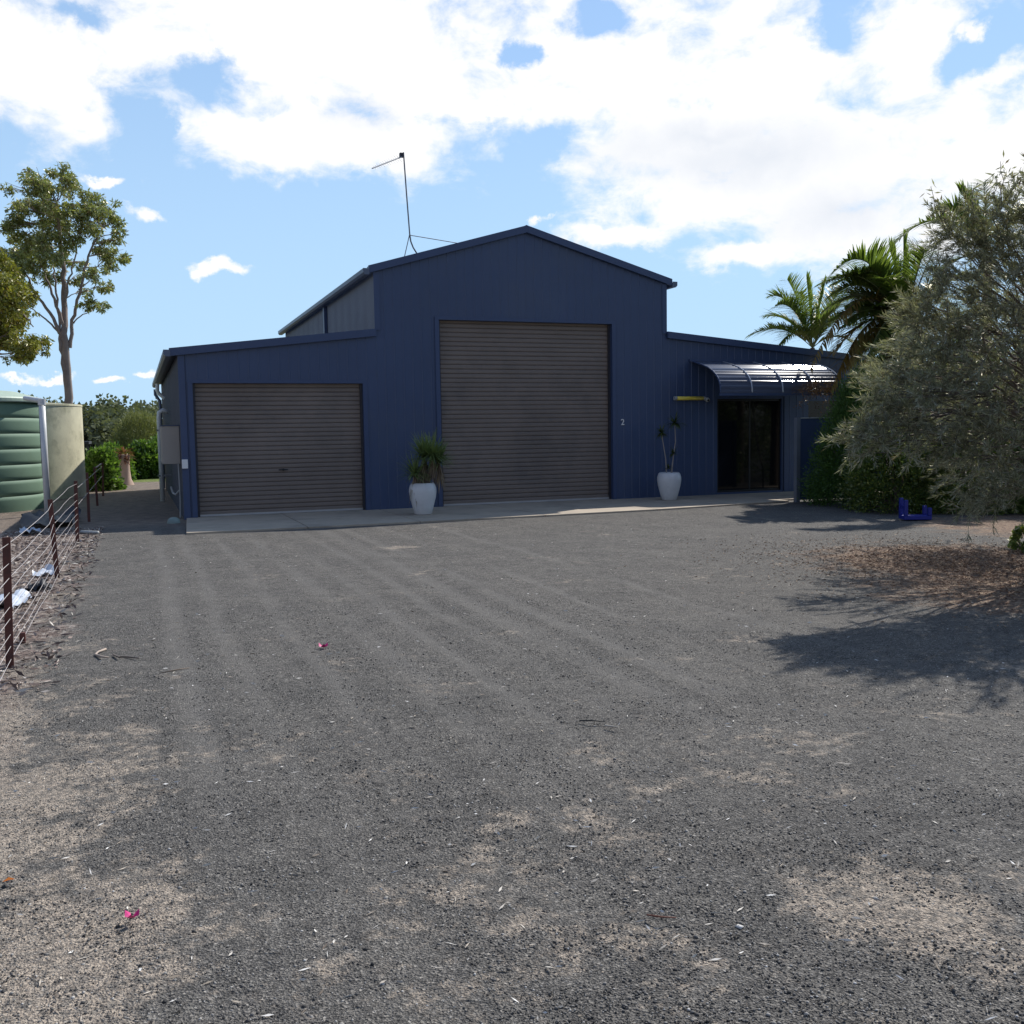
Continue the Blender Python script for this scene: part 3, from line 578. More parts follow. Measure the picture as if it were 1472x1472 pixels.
sb = PY(266, 667, YF-.04); MB().box((sb.x-.055, YF-.075, sb.z-.085), (sb.x+.05, YF-.017, sb.z+.085)).build('socket_box', M['white'], None, bevel=.006)
tag(bpy.data.objects['socket_box'], 'small white weatherproof box on the front corner of the shed beside the left roller door', 'switch box')
vp = empty('vent_pipe', (.55, 25.5, 0), 'tall white plastic pipe standing against the far left side of the shed', 'pipe')
MB().tube([(.79,25.5,2.16),(.66,25.5,2.2),(.585,25.5,2.15),(.57,25.5,2.0),(.57,25.5,-.02)], .055, 12).build('pipe', M['pvc'], vp, True)
for z in (.6, 1.7): MB().box((.50, 25.45, z), (XL-.016, 25.55, z+.04)).build('bracket', M['galv'], vp)
e0 = PY(225, 556, 28.5); MB().tube([(e0.x+.02,28.3,2.98),(e0.x+.01,28.3,2.80),(e0.x+.05,28.3,2.72),(XL-.02,28.3,2.6)], .05, 10).build('downpipe_elbow', M['pvc'], shed)
# ------------------------------------------------------------------ TV antenna
YA = 20.35; an = empty('tv_antenna', (5.70, YA, 5.2), 'thin grey television antenna mast with a slanting toothed boom on the shed roof', 'antenna')
q = lambda px, py, Y=YA: PY(px, py, Y)
MB().tube([q(601,367), q(594,356), q(590.5,347), q(589,337)], .016, 8).build('mast_foot', M['galv'], an); MB().tube([q(589,337), q(584.5,280), q(580,219)], .015, 8).build('mast', M['galv'], an)
MB().tube([q(589,338), q(664,350.5, 21.3)], .009, 6).build('stay', M['galv'], an); MB().tube([q(588.5,338), q(581,371)], .009, 6).build('stay', M['galv'], an)
a, b = q(580,224.5), q(535,242, 19.7); MB().tube([a, b], .012, 8).build('boom', M['galv'], an)
m2 = MB(); 
dirb = (b-a).normalized(); sd_ = dirb.cross(Vector((0,0,1))).normalized(); sv = sd_.cross(dirb).normalized()
for i in range(13):
    c = a.lerp(b, .16+i*.064); hl = .10-.0045*i; e_ = (sd_*.55+sv*.83).normalized(); m2.tube([c-e_*hl, c+e_*hl], .004, 5)
m2.build('elements', M['galv'], an)
bb = MB(); c = q(577.5, 223); bb.box((c.x-.045, YA-.04, c.z-.045), (c.x+.03, YA+.04, c.z+.04)); bb.build('junction_box', M['guide'], an)
c = q(643, 358, 22.0); rvz = 4.8+.287*(c.x-XA); rv = empty('roof_vent', (c.x, 22, rvz), 'low dark round vent on the roof slope right of the antenna', 'roof vent'); MB().lathe([(.17,-.05),(.17,.12),(.19,.15),(.17,.23),(.10,.28),(0,.29)], c.x, 22, 20, rvz).build('cowl', M['navytrim'], rv, True)
# ------------------------------------------------------------------ potted plants
def pot(name, x, y, label, cat='potted plant'):
    t = empty(name, (x, y, .032), label, cat)
    MB().lathe([(0,.0),(.15,.0),(.162,.012),(.20,.15),(.242,.31),(.258,.42),(.255,.49),(.235,.555),(.212,.585),(.198,.59),(.19,.578),(.19,.50),(0,.50)], x, y, 40, .032).build('pot', M['pot'], t, True)
    MB().lathe([(.19,.52),(0,.53)], x, y, 20, .032).build('soil', M['soil'], t); return t
pg = PG(608.5, 741.5); X0, Y0 = pg.x, pg.y
yu = pot('potted_yucca', X0, Y0, 'bushy green yucca with hanging dead leaves in a white urn between the two roller doors')
mb = MB(); tk = MB(); dead = MB(); gr = MB()
heads = [(PY(596,680,Y0-.05), .46, 150), (PY(621,654,Y0), .54, 230), (PY(609,654,Y0+.12), .50, 160), (PY(631,662,Y0+.05), .46, 150)]
for i, (h, l, n) in enumerate(heads):
    b0 = Vector((X0+[-.06,.03,0,.05][i], Y0, .55)); tk.tube([b0, b0.lerp(h, .5)+Vector((.02,0,-.02)), h], [.038,.032,.028], 8)
    for k in range(n):
        u = random.uniform(-.25, 1); a = random.uniform(0, 2*PI); r_ = math.sqrt(max(0, 1-u*u*.9)); d = Vector((math.cos(a)*r_, math.sin(a)*r_, u+.12)); gr.ribbon(h+Vector((0,0,random.uniform(-.08,.04))), d, l*random.uniform(.7,1.1), .026, .16 if u > .3 else .35)
    for k in range(int(n*.55)):
        a = random.uniform(0, 2*PI); d = Vector((math.cos(a)*.5, math.sin(a)*.5, -.7)); dead.ribbon(h+Vector((0,0,-random.uniform(.03,.28))), d, random.uniform(.2,.42), .02, 1.0)
for k in range(60): a = random.uniform(0, 2*PI); z = random.uniform(.6,.95); dead.ribbon((X0-.03+.05*math.cos(a), Y0+.05*math.sin(a), z), (math.cos(a)*.6, math.sin(a)*.6, -.9), random.uniform(.15,.3), .016, 1.4)
tk.build('trunk', M['palmwood'], yu); gr.build('leaves', L_yucca, yu); dead.build('dead_leaves', L_dead, yu)
pg = PG(962, 720.5); X0, Y0 = pg.x, pg.y
dr = pot('potted_dracaena', X0, Y0, 'thin two-stemmed plant with sparse spiky heads in a white urn left of the glass door')
tk = MB(); gr = MB(); q = lambda px, py: PY(px, py, Y0)
s1 = [Vector((X0-.06, Y0, .52)), q(957,660), q(952.5,632), q(951,622)]; s2 = [Vector((X0+.06, Y0, .52)), q(968,655), q(971,635), q(970,608)]
tk.tube(s1, [.014,.012,.011,.01], 7); tk.tube(s2, [.014,.012,.011,.01], 7); tk.tube([Vector((X0+.03,Y0,.52)), q(966,668), q(969,650)], .01, 6)
for h, n, l in ((s1[-1], 80, .28), (s2[-1], 90, .34), (q(968,652), 40, .2), (q(961,672), 30, .16)):
    for k in range(n):
        u = random.uniform(-.5, 1); a = random.uniform(0, 2*PI); r_ = math.sqrt(max(0, 1-u*u*.9)); gr.ribbon(h, (math.cos(a)*r_, math.sin(a)*r_, u+.1), l*random.uniform(.6,1.1), .024, .5)
tk.build('stem', pbr('grey_stem', (.30,.27,.25), .8), dr); gr.build('leaves', L_drac, dr)
# ------------------------------------------------------------------ screen panel by the door
sp = empty('screen_panel', (13.5, 16.92, 0), 'freestanding navy screen panel with a pale edge post in front of the entrance', 'screen')
MB().box((12.79, 16.90, .05), (14.6, 16.94, 1.72)).build('sheet', M['navy'], sp); MB().box((12.70, 16.87, 0), (12.785, 16.97, 1.745)).build('post', pbr('faded_post', (.13,.15,.18), .6), sp); MB().box((12.79, 16.88, 1.722), (14.6, 16.96, 1.745)).build('top_rail', M['greyp'], sp); MB().box((14.61, 16.88, 0), (14.69, 16.96, 1.745)).build('post', M['navytrim'], sp)
# ------------------------------------------------------------------ upturned blue stool
g0 = PG(1300, 748); st = empty('plastic_stool', (g0.x+.12, g0.y+.05, 0), 'bright blue plastic stool lying upside down under the shrubs', 'stool')
x, y = g0.x, g0.y; rz = R(-25)
def sb_(a, b, name): MB().box((x+a[0], y+a[1], a[2]), (x+b[0], y+b[1], b[2]), rz, (x, y)).build(name, M['bluepl'], st, bevel=.008)
sb_((0,0,.005), (.44,.30,.07), 'seat')
for a, b, h in ((0,0,.33), (.38,0,.20), (0,.24,.35), (.38,.24,.22)): sb_((a,b,.071), (a+.06,b+.06,h), 'leg')
sb_((.012,.061,.18), (.045,.239,.24), 'brace')
# ------------------------------------------------------------------ tanks
def tank(name, cx_, cy_, r_, h, label, ribs, m):
    t = empty(name, (cx_, cy_, 0), label, 'water tank'); prof = []
    if ribs:
        z = 0; k = 0; prof.append((r_, -.05))
        n = 7
        for i in range(n):
            a, b = h*i/n, h*(i+1)/n
            prof += [(r_+.002, a+.008), (r_+.008, a+.09), (r_+.009, (a+b)/2), (r_+.008, b-.09), (r_+.002, b-.008), (r_-.012, b-.004), (r_-.012, b)]
    else: prof = [(r_, -.05), (r_, h)]
    MB().lathe(prof, cx_, cy_, 96).build('wall', m, t, True); return t
gt = tank('water_tank', -3.66, 24.8, 1.68, 2.36, 'ribbed green plastic rainwater tank behind the wire fence at the left edge', True, M['tankgreen'])
MB().lathe([(1.62,2.36),(1.76,2.36),(1.77,2.38),(1.77,2.44),(1.74,2.47),(1.2,2.62),(0,2.72)], -3.66, 24.8, 96).build('lid', M['tankrim'], gt)
ct = tank('water_tank', -3.30, 29.3, 2.0, 2.42, 'weathered cream concrete water tank behind the green plastic one', False, M['tankconc'])
MB().lathe([(2.003,2.405),(2.012,2.41),(2.008,2.46),(1.9,2.47),(0,2.60)], -3.30, 29.3, 96).build('lid', M['tankconc'], ct)
hp = PY(58, 580, 23.9); ho = empty('hose', (hp.x, 23.9, 0), 'black hose hanging down the right side of the green tank', 'hose')
MB().tube([PY(61,578,23.9), PY(57,586,23.8), PY(58,610,23.7), PY(60,650,23.7), PY(62,680,23.7), PY(65,712,23.6), PY(65,730,23.6)], .022, 8).build('tube', M['black'], ho, True)
pb = PG(69, 741); pp = empty('white_pipe', (pb.x, pb.y, 0), 'thick white vertical pipe standing between the green tank and the concrete tank', 'pipe')
MB().tube([(pb.x,pb.y,-.02),(pb.x,pb.y,2.30)], .062, 14).build('pipe', M['pvc'], pp, True); MB().tube([(pb.x-.02,pb.y,2.33),(pb.x-.35,pb.y+.55,2.40)], .05, 10).build('arm', M['pvc'], pp); MB().lathe([(.075,2.24),(.075,2.36),(0,2.37)], pb.x, pb.y, 14).build('coupling', M['pvc'], pp)
# ------------------------------------------------------------------ wire fence
fe = empty('wire_fence', (-.86, 18, 0), 'low wire fence on dark red steel posts along the left of the gravel yard', 'fence')
PX = -.865; posts = [(3.0,.895), (7.4,.895), (11.92,.89), (15.93,.93), (19.96,.92), (24.6,.9), (28.7,.9)]
for i, (y, h) in enumerate(posts):
    m2 = MB(); lean = .035*math.sin(i*2.3)
    pts = [(-.025,-.004),(.025,-.004),(.025,.006),(.006,.009),(.005,.036),(-.005,.036),(-.006,.009),(-.025,.006)]
    a0 = [(PX+a, y+b, -.1) for a, b in pts]; m2.prism(a0, (lean, 0, h+.1)); m2.build('post', M['post'], fe)
fr = [.05,.20,.31,.42,.53,.62,.74,.83,.93]
for j, t in enumerate(fr):
    pts = []
    for i in range(4):
        y, h = posts[i]; lean = .035*math.sin(i*2.3)*(1-t); pts.append(Vector((PX+.012+lean, y-.012, h*(1-t))))
        if i < 3:
            y2, h2 = posts[i+1]
            for u in (.25, .5, .75): pts.append(Vector((PX+.012+lean+.008*math.sin(7*u+j), y+(y2-y)*u, (h*(1-u)+h2*u)*(1-t)-.010*4*u*(1-u)*(.5+((j*37) % 5)/3)+.004*math.sin(9*u+j*2))))
    MB().tube(pts, .0023, 5).build('wire', M['wire'], fe)
for j, z in enumerate((.80, .55)): MB().tube([(PX+.012, posts[i][0], z) for i in (3, 4, 5, 6)], .003, 5).build('wire', M['wire'], fe)
MB().box((PX-.02, 24.6, .86), (PX+.02, 28.7, .885)).build('rail', M['post'], fe)
g0 = PG(33, 926); MB().box((g0.x-.02, g0.y-.02, -.02), (g0.x+.02, g0.y+.02, .09)).build('peg', M['post'], None); tag(bpy.data.objects['peg'], 'short dark red peg stuck in the ground just past the nearest fence post', 'peg')
# rubbish behind the fence
def sheet(name, px, py, sx, sy, h, m, label, cat, seed, rz=0):
    g = PG(px, py); n = 9; m2 = MB(); rs = random.Random(seed)
    for i in range(n):
        for j in range(n):
            u, v = i/(n-1)-.5, j/(n-1)-.5; x, y = u*sx*(1+rs.uniform(-.12,.12)), v*sy*(1+rs.uniform(-.12,.12))
            m2.v.append((g.x+x*math.cos(rz)-y*math.sin(rz), g.y+x*math.sin(rz)+y*math.cos(rz), .012+h*abs(noise.noise(Vector((u*3+seed, v*3, seed))))*2))
    for i in range(n-1):
        for j in range(n-1): a = i*n+j; m2.f.append((a, a+n, a+n+1, a+1))
    tag(m2.build(name, m, None, True), label, cat)
sheet('plastic_sheet', 66, 828, .26, .22, .10, M['sheet'], 'crumpled white plastic lying at the foot of the second fence post', 'plastic sheet', 1)
sheet('plastic_sheet', 12, 870, .36, .6, .08, M['sheet'], 'pale blue plastic sheet on the ground behind the nearest fence post', 'plastic sheet', 5)
sheet('plastic_sheet', 44, 768, .30, .35, .10, M['sheet'], 'small white sheet at the edge of the shade below the green tank', 'plastic sheet', 9)
sheet('dark_scrap', 57, 850, .22, .30, .10, M['tarp'], 'black crumpled scrap between the two nearest fence posts', 'scrap', 12)
sheet('dark_tarp', 75, 752, .9, 2.4, .22, M['tarp'], 'dark crumpled tarp in the shade under the white standing pipe', 'tarp', 21)
a, b = PG(117, 764.5, .03), PG(141, 765.5, .03); tag(MB().tube([a, b], .026, 10).build('loose_pipe', M['greyp'], None, True), 'short grey pipe lying on the ground in the shade beyond the third fence post', 'pipe')
# ------------------------------------------------------------------ small things on the gravel
def twig(name, pts, r_, col, label):
    pts = [PG(*p, .012+.01*(i % 2)) for i, p in enumerate(pts)]; tag(MB().tube(pts, [r_]*(len(pts)-1)+[r_*.5], 6).build(name, pbr('twig_wood', col, .8), None, True), label, 'twig')
twig('forked_twig', [(152,933),(141,937),(137,941),(147,944),(157,945)], .008, (.42,.34,.28), 'pale curled twig on the gravel right of the nearest fence post')
twig('bent_twig', [(163,941),(172,945),(182,944),(200,946)], .007, (.16,.13,.11), 'dark bent twig beside the pale curled one')
twig('dark_stick', [(833,1036),(850,1035.5),(872,1038)], .004, (.03,.03,.03), 'thin black stick on the gravel in the middle of the yard')
twig('pale_stick', [(870,1043),(888,1045)], .006, (.5,.45,.38), 'short pale stick just right of the thin black one')
twig('red_stick', [(930,1315),(950,1318),(972,1319)], .003, (.16,.06,.04), 'reddish brown stick in the lower right foreground')
twig('pale_twig', [(229,968),(258,962),(272,960)], .004, (.2,.15,.11), 'thin brown twig on the gravel left of the farther pink flower')
def flower(px, py, s, label):
    g = PG(px, py); t = empty('fallen_flower', g, label, 'flower', 'fallen pink flowers'); 
    for k in range(3):
        m2 = MB(); a = k*2.1+.4; d = Vector((math.cos(a), math.sin(a), .5)); sd = Vector((-math.sin(a), math.cos(a), 0)); b = g+Vector((0,0,.006))
        m2.add([b, b+d*s*.5+sd*s*.42, b+d*s*.75+Vector((0,0,s*.3)), b+d*s*.5-sd*s*.42, b+d*s*.4+Vector((0,0,s*.12))], [(0,1,4),(1,2,4),(2,3,4),(3,0,4)]); m2.build('petal', MAG, t)
MAG = pbr('magenta_petal', (.62,.015,.20), .5, var=.1)
flower(190, 1322, .034, 'pink fallen flower in the lower left foreground'); flower(465, 932, .05, 'pink fallen flower on the gravel in front of the left roller door')
g = PG(3, 1268, .004); m2 = MB(); m2.add([g, g+Vector((.02,.012,.01)), g+Vector((.042,0,.004)), g+Vector((.02,-.012,.008))], [(0,1,2,3)]); tag(m2.build('orange_leaf', pbr('orange_leaf', (.55,.17,.02), .6), None), 'orange fallen leaf at the left edge of the foreground', 'leaf')
# ------------------------------------------------------------------ trees
def limb(mb, a, b, r0, r1, seg=5, wob=.06, sag=0):
    a, b = Vector(a), Vector(b); d = b-a; pts = []
    for i in range(seg+1):
        t = i/seg; p = a+d*t; amp = d.length*wob*math.sin(PI*t)
        p += Vector((random.uniform(-1,1), random.uniform(-1,1), random.uniform(-.6,.6)))*amp + Vector((0,0,sag*d.length*math.sin(PI*t))); pts.append(p)
    mb.tube(pts, [r0+(r1-r0)*i/seg for i in range(seg+1)], 7, False); return pts
def gum(name, Yd, label, limbs_px, clumps_px, dens, m, llen, seed, cat='tree', bark='bark', depth=1.6, sub=8):
    random.seed(seed); base = limbs_px[0][0][0]; b0 = PY(base[0], base[1], Yd); t = empty(name, (b0.x, b0.y, 0), label, cat)
    tk = MB(); nodes = []
    for L_, r0, r1 in limbs_px:
        pts = [PY(p[0], p[1], Yd+(p[2] if len(p) > 2 else 0)) for p in L_]
        if L_ is limbs_px[0][0]: pts = [Vector((pts[0].x, pts[0].y, -.1))]+pts
        fine_ = []
        for i in range(len(pts)-1):
            for k in range(4): fine_.append(pts[i].lerp(pts[i+1], k/4))
        fine_.append(pts[-1]); fine_ = [p+Vector((random.uniform(-1,1)*.04, random.uniform(-1,1)*.04, 0)) for p in fine_]
        nn = len(fine_); tk.tube(fine_, [(r0+(r1-r0)*i/(nn-1))*(1 if L_ is limbs_px[0][0] else .78) for i in range(nn)], 9, False); nodes += fine_[nn//3:]
    cs, rs = [], []
    for px, py, r_ in clumps_px:
        c = PY(px, py, Yd+random.uniform(-depth, depth)); rm = r_/F*Yd*1.22; cs.append(c); rs.append(rm)
        low = [q_ for q_ in nodes if q_.z < c.z-.1] or nodes
        q_ = min(low, key=lambda v: (v-c).length + max(0, v.z-c.z)*3); pts = limb(tk, q_, c, .024, .009, 5, .05, .05)
        for k in range(4): limb(tk, pts[3], c+Vector((random.uniform(-1,1), random.uniform(-1,1), random.uniform(-.6,1)))*rm*.8, .014, .005, 3, .05)
    tk.build('trunk', M[bark], t, True)
    P = clump_points(cs, rs, dens, sub=sub, subr=.37); n = len(P); D = rng.normal(size=(n, 3)); D[:, 2] -= .5
    leaves('crown', P, D, rng.uniform(.7, 1.3, n)*llen, rng.uniform(.7, 1.3, n)*llen*.36, m, t, .05); return t
euc_clumps = [(58,262,22),(90,258,18),(75,280,20),(100,270,14),(18,270,9),(45,298,20),(28,322,17),(50,338,24),(28,300,12),(95,298,14),(124,296,19),(150,300,17),(163,322,13),(135,316,18),(108,316,18),
  (82,325,20),(76,352,24),(30,362,22),(58,380,18),(92,372,16),(150,352,14),(152,366,15),(166,366,13),(157,383,12),(104,345,13),(138,398,13),(146,412,12),(126,438,11),(146,442,9),(118,420,8),(108,398,10),(8,372,18),(4,400,20),(24,392,16),(62,402,12),(36,412,12),(90,396,11),(170,335,9),(120,380,9),(170,345,8),(133,430,9),(115,338,10),(66,300,18)]
gum('eucalyptus_tree', 40, 'tall gum tree with bare forked trunks and a loose crown behind the concrete tank',
    [([(98,586),(96,530),(92,480),(92,430,.3),(91,390,.5),(86,340,.5),(80,290)], .17, .05), ([(95,560),(90,510),(86,480),(72,450),(50,420),(38,395)], .12, .04), ([(100,500),(104,460),(112,432),(120,395),(130,360),(147,328)], .09, .035),
     ([(92,470),(78,430),(66,400),(52,360)], .08, .03), ([(86,478),(82,430),(78,395),(74,370)], .06, .03), ([(105,465),(118,452),(132,447)], .035, .015), ([(86,480),(70,462),(52,448),(38,440)], .05, .02), ([(93,440),(100,400),(108,372),(115,335)], .05, .025)],
    euc_clumps, 1700, L_euc, .155, 3, sub=10)
gum('leafy_tree', 34, 'darker yellow-green tree hanging in from the left edge below the gum crown',
    [([(-95,600),(-90,520),(-60,470),(-30,440)], .15, .07), ([(-60,470),(-20,470),(20,480)], .06, .02), ([(-30,440),(5,440),(35,452),(48,470)], .05, .02)],
    [(5,425,24),(25,432,18),(2,455,22),(20,462,20),(38,452,10),(0,485,24),(28,492,20),(42,505,15),(60,490,12),(48,498,14),(18,508,14),(66,500,8),(32,515,9),(-30,430,40),(-40,480,40),(-90,440,50),(-120,490,50),(-20,380,30),(-70,370,45),(38,420,10)],
    1900, L_euc2, .14, 5, depth=1.0, sub=12)
# silver-leaved tree, near right
random.seed(21)
TB = Vector((9.75, 8.1, 0)); stt = empty('silver_tree', TB, 'large grey-green feathery tree overhanging the yard at the right edge', 'tree')
bl = [(1318,455,9.9,.16),(1232,620,8.7,.13),(1254,628,8.8,.18),(1256,598,8.9,.20),(1292,572,8.9,.24),(1288,604,9.0,.22),(1310,545,9.2,.30),(1290,535,9.4,.16),(1325,600,9.2,.38),(1350,560,9.4,.42),(1362,605,9.3,.42),
      (1345,500,9.6,.30),(1340,470,9.7,.26),(1335,440,9.8,.20),(1350,405,9.9,.20),(1380,520,9.7,.45),(1385,455,9.9,.40),(1400,400,10,.36),(1378,338,10.2,.22),(1405,345,10.2,.32),(1358,328,10.2,.14),(1428,318,10.3,.26),(1450,345,10.3,.40),(1450,420,10.2,.5),(1430,480,10,.5),(1400,580,9.7,.55),(1405,655,9.4,.40),
      (1410,725,9.4,.20),(1445,700,9.5,.36),(1450,640,9.7,.5),(1450,560,10,.6),(1462,292,10.4,.2),(1485,330,10.5,.38),(1505,300,10.6,.36),(1545,290,10.8,.5),(1520,340,10.6,.6),(1530,440,10.5,.7),(1530,560,10.3,.75),(1520,650,9.8,.5),(1600,340,11,.8),(1610,420,10.8,.9),(1610,560,10.6,.9),(1600,650,10.2,.6),(1700,350,11.3,1.0),(1720,500,11.2,1.1),(1700,640,10.9,.9)]
cs = [PD(a, b, d) for a, b, d, r_ in bl]; rs = [r_*1.0 for *_, r_ in bl]
extra = [((7.6,6.2,3.1),.55),((8.6,6.3,3.4),.8),((9.6,6.4,3.0),.9),((10.4,7.0,3.6),1.0),((9.4,7.0,3.7),.7),((11.2,8.8,3.4),1.0),((10.8,10.0,2.6),.9),((9.7,10.4,2.0),.75),((8.4,9.0,2.0),.5),((9.4,9.7,2.8),.7),((8.4,7.9,2.2),.7),((9.2,8.9,1.2),.6),((10.2,9.4,3.4),.8),((10.6,9.8,2.8),.9),((11.4,10.6,2.4),.9),((10.2,9.9,1.9),.7),((12.0,10.2,3.2),1.0),((9.7,9.1,3.1),.7),((7.4,8.35,1.95),.35),((8.0,8.4,2.4),.45),((11.6,9.4,2.2),.8)]
for c, r_ in extra: cs.append(Vector(c)); rs.append(r_)
tk = MB(); tk.tube([TB+Vector((0,0,-.1)), TB+Vector((.04,0,.5)), TB+Vector((-.05,-.1,1.1)), TB+Vector((-.15,-.2,1.9)), TB+Vector((-.1,-.25,2.9)), TB+Vector((.1,-.2,3.9))], [.17,.14,.12,.10,.07,.03], 10, False)
SP, SD, SL = [], [], []
for c, r_ in zip(cs, rs):
    z0 = min(max(.7, c.z*.62), 3.2); f0 = TB+Vector((-.08, -.14, z0)); pts = limb(tk, f0, c, .014+.012*r_, .005, 6, .05, .06)
    nsp = int(85*r_**1.8)+14
    hub = f0.lerp(c, .8)
    outd = (c-f0).normalized()
    for k in range(nsp):
        d = Vector((random.gauss(0,1), random.gauss(0,1), random.gauss(0,1))).normalized(); p = c+d*r_*random.uniform(.15,1.0)**.6
        sdir = (outd*.8+d*.5+Vector((0,0,random.uniform(-.35,.25)))+Vector((random.gauss(0,.35),random.gauss(0,.35),random.gauss(0,.2)))).normalized(); SP.append(p-sdir*.12); SD.append(sdir); SL.append(random.uniform(.20,.40))
        if k % 4 == 0: tk.tube([pts[4], (pts[4]+p)/2+Vector((0,0,-.02)), p-sdir*.12, p+sdir*.12], [.006,.004,.003,.0015], 4, False)
SP = np.array(SP); SD = np.array(SD); SL = np.array(SL); K = 62
t_ = rng.uniform(0, 1, (len(SP), K, 1)); P = SP[:, None]+SD[:, None]*SL[:, None, None]*t_; P[..., 2] -= (t_[..., 0]**2)*.05
D = SD[:, None]*1.0+rng.normal(size=P.shape)*.42+np.array([0, 0, -.03]); P = P.reshape(-1, 3); D = D.reshape(-1, 3); n = len(P)
SPP, SDD = P, D
# fine bare twigs above its crown carry a few leaves of the same foliage
lf = []
for px, py, px2, py2 in ((1358,330,1338,268),(1362,326,1343,285),(1440,300,1438,232),(1448,295,1468,240),(1430,300,1434,250),(1400,300,1396,268)):
    a, b = PD(px, py, 10.2), PD(px2, py2, 10.2); limb(tk, a, b, .005, .002, 5, .05)
    for k in range(34): u = random.uniform(.25, 1); lf.append(a.lerp(b, u)+Vector((random.gauss(0,.035), random.gauss(0,.035), random.gauss(0,.03))))
lf = np.array(lf); P = np.concatenate([SPP, lf]); D = np.concatenate([SDD, rng.normal(size=lf.shape)]); n = len(P)
Wd = rng.uniform(.005, .0085, n); Wd[-len(lf):] = .016
leaves('foliage', P, D, rng.uniform(.05, .10, n), Wd, L_silver, stt); tk.build('trunk', M['barkdk'], stt, True)
# ------------------------------------------------------------------ palms
def frond(mb, hub, tip, arch, length_k=1, n=46, ll=.5, wid=.028, twist=0, droop=.35):
    a, b = Vector(hub), Vector(tip); L_ = (b-a).length; pts = []
    for i in range(13): t = i/12; pts.append(a.lerp(b, t)+Vector((0,0,arch*L_*4*t*(1-t))))
    st_ = MB(); mb[1].tube(pts, [.018*(1-.8*i/12)+.003 for i in range(13)], 6, False)
    for k in range(n):
        t = .12+.88*k/(n-1); f_ = t*12; i = min(11, int(f_)); p = pts[i].lerp(pts[i+1], f_-i); d = (pts[i+1]-pts[i]).normalized(); s_2 = d.cross(Vector((0,0,1))); s_2 = s_2.normalized() if s_2.length > .05 else Vector((0,1,0))
        s_2 = Matrix.Rotation(twist, 3, d) @ s_2; n2 = s_2.cross(d).normalized(); l = ll*math.sin(PI*(.12+.80*t))**.7*random.uniform(.85,1.1)
        for sg in (-1, 1): mb[0].ribbon(p, s_2*sg*.8+d*.75+n2*.28+Vector((random.gauss(0,.07),random.gauss(0,.07),random.gauss(0,.07))), l, wid, droop*random.uniform(.6,1.5), 3)
def palm(name, hub, base, label, tips, ll, brown=(), n=46, wid=.028):
    t = empty(name, base, label, 'palm'); mb = MB(); mb.tube([base, Vector(base).lerp(hub, .5)+Vector((.03,0,0)), hub], [.12,.10,.09], 10, False); mb.build('trunk', M['palmwood'], t, True)
    g = (MB(), MB()); br = (MB(), MB())
    for i, (tp, arch, tw) in enumerate(tips): frond(br if i in brown else g, hub, tp, arch, ll=ll, n=n, twist=tw, wid=wid)
    g[0].build('fronds', L_palm, t); g[1].build('rachis', M['palmgreen'], t)
    if brown: br[0].build('dry_fronds', L_palmb, t); br[1].build('dry_rachis', M['palmwood'], t)
    return t
M['palmgreen'] = pbr('rachis', (.14,.16,.06), .5)
random.seed(5); Y1 = 33; hub = PY(1168,500,Y1)
palm('palm_tree', hub, (hub.x, Y1, 0), 'small palm standing up behind the low right roof of the shed', [(PY(1078,482,Y1),.16,.3),(PY(1108,425,Y1+1),.22,.2),(PY(1132,402,Y1),.10,.5),(PY(1186,404,Y1),.06,-.4),(PY(1205,440,Y1-1),.15,0),(PY(1100,455,Y1+1.5),.18,0),(PY(1240,470,Y1+1),.2,0),(PY(1150,420,Y1-1.5),.1,0),(PY(1230,430,Y1+1),.15,0),(PY(1130,480,Y1-1.2),.2,0),(PY(1115,440,Y1-1),.2,.5),(PY(1160,400,Y1+1),.05,1.2),(PY(1225,455,Y1),.2,.2),(PY(1235,500,Y1-1),.25,0),(PY(1210,415,Y1),.12,.4),(PY(1120,495,Y1-.5),.25,0)], .9, n=60, wid=.06)
Y2 = 17.2; hub = PY(1300,470,Y2)
palm('palm_tree', hub, (hub.x, Y2, 0), 'dark palm with browning arched fronds reaching over the awning, left of the silver tree',
  [(PY(1182,408,Y2),.22,.1),(PY(1165,528,Y2-.6),.30,0),(PY(1195,560,Y2-.3),.28,0),(PY(1255,360,Y2+.2),.10,.6),(PY(1300,342,Y2+.4),.04,1.3),(PY(1350,345,Y2),.06,.9),(PY(1210,470,Y2+.8),.20,.2),(PY(1250,560,Y2+.2),.22,0),(PY(1400,400,Y2+.6),.15,0),(PY(1390,500,Y2),.2,0),(PY(1340,560,Y2-.8),.2,0),(PY(1200,505,Y2+.4),.24,0),(PY(1330,360,Y2-1),.1,0),(PY(1270,400,Y2-1.2),.12,0),(PY(1380,450,Y2+1.3),.15,0),(PY(1215,440,Y2+1.6),.2,.4),(PY(1180,450,Y2+1.9),.25,0),(PY(1235,395,Y2+1.2),.15,.5),(PY(1225,500,Y2+1.2),.2,0),(PY(1280,360,Y2+.8),.1,1),(PY(1320,350,Y2+.9),.05,.6),(PY(1260,440,Y2-.8),.15,.3),(PY(1215,530,Y2-.5),.2,0)]+[(PY(1300+random.uniform(-115,60), 470+random.uniform(-120,90), Y2+random.uniform(-1.2,1.6)), random.uniform(.08,.25), random.uniform(-.5,.8)) for _ in range(16)]+[(PY(random.uniform(1195,1290), random.uniform(380,545), Y2+random.uniform(-.8,1.4)), random.uniform(.12,.28), random.uniform(-.4,.6)) for _ in range(16)], .66, brown=(1,2,5,11,22,27,33), n=60, wid=.05)
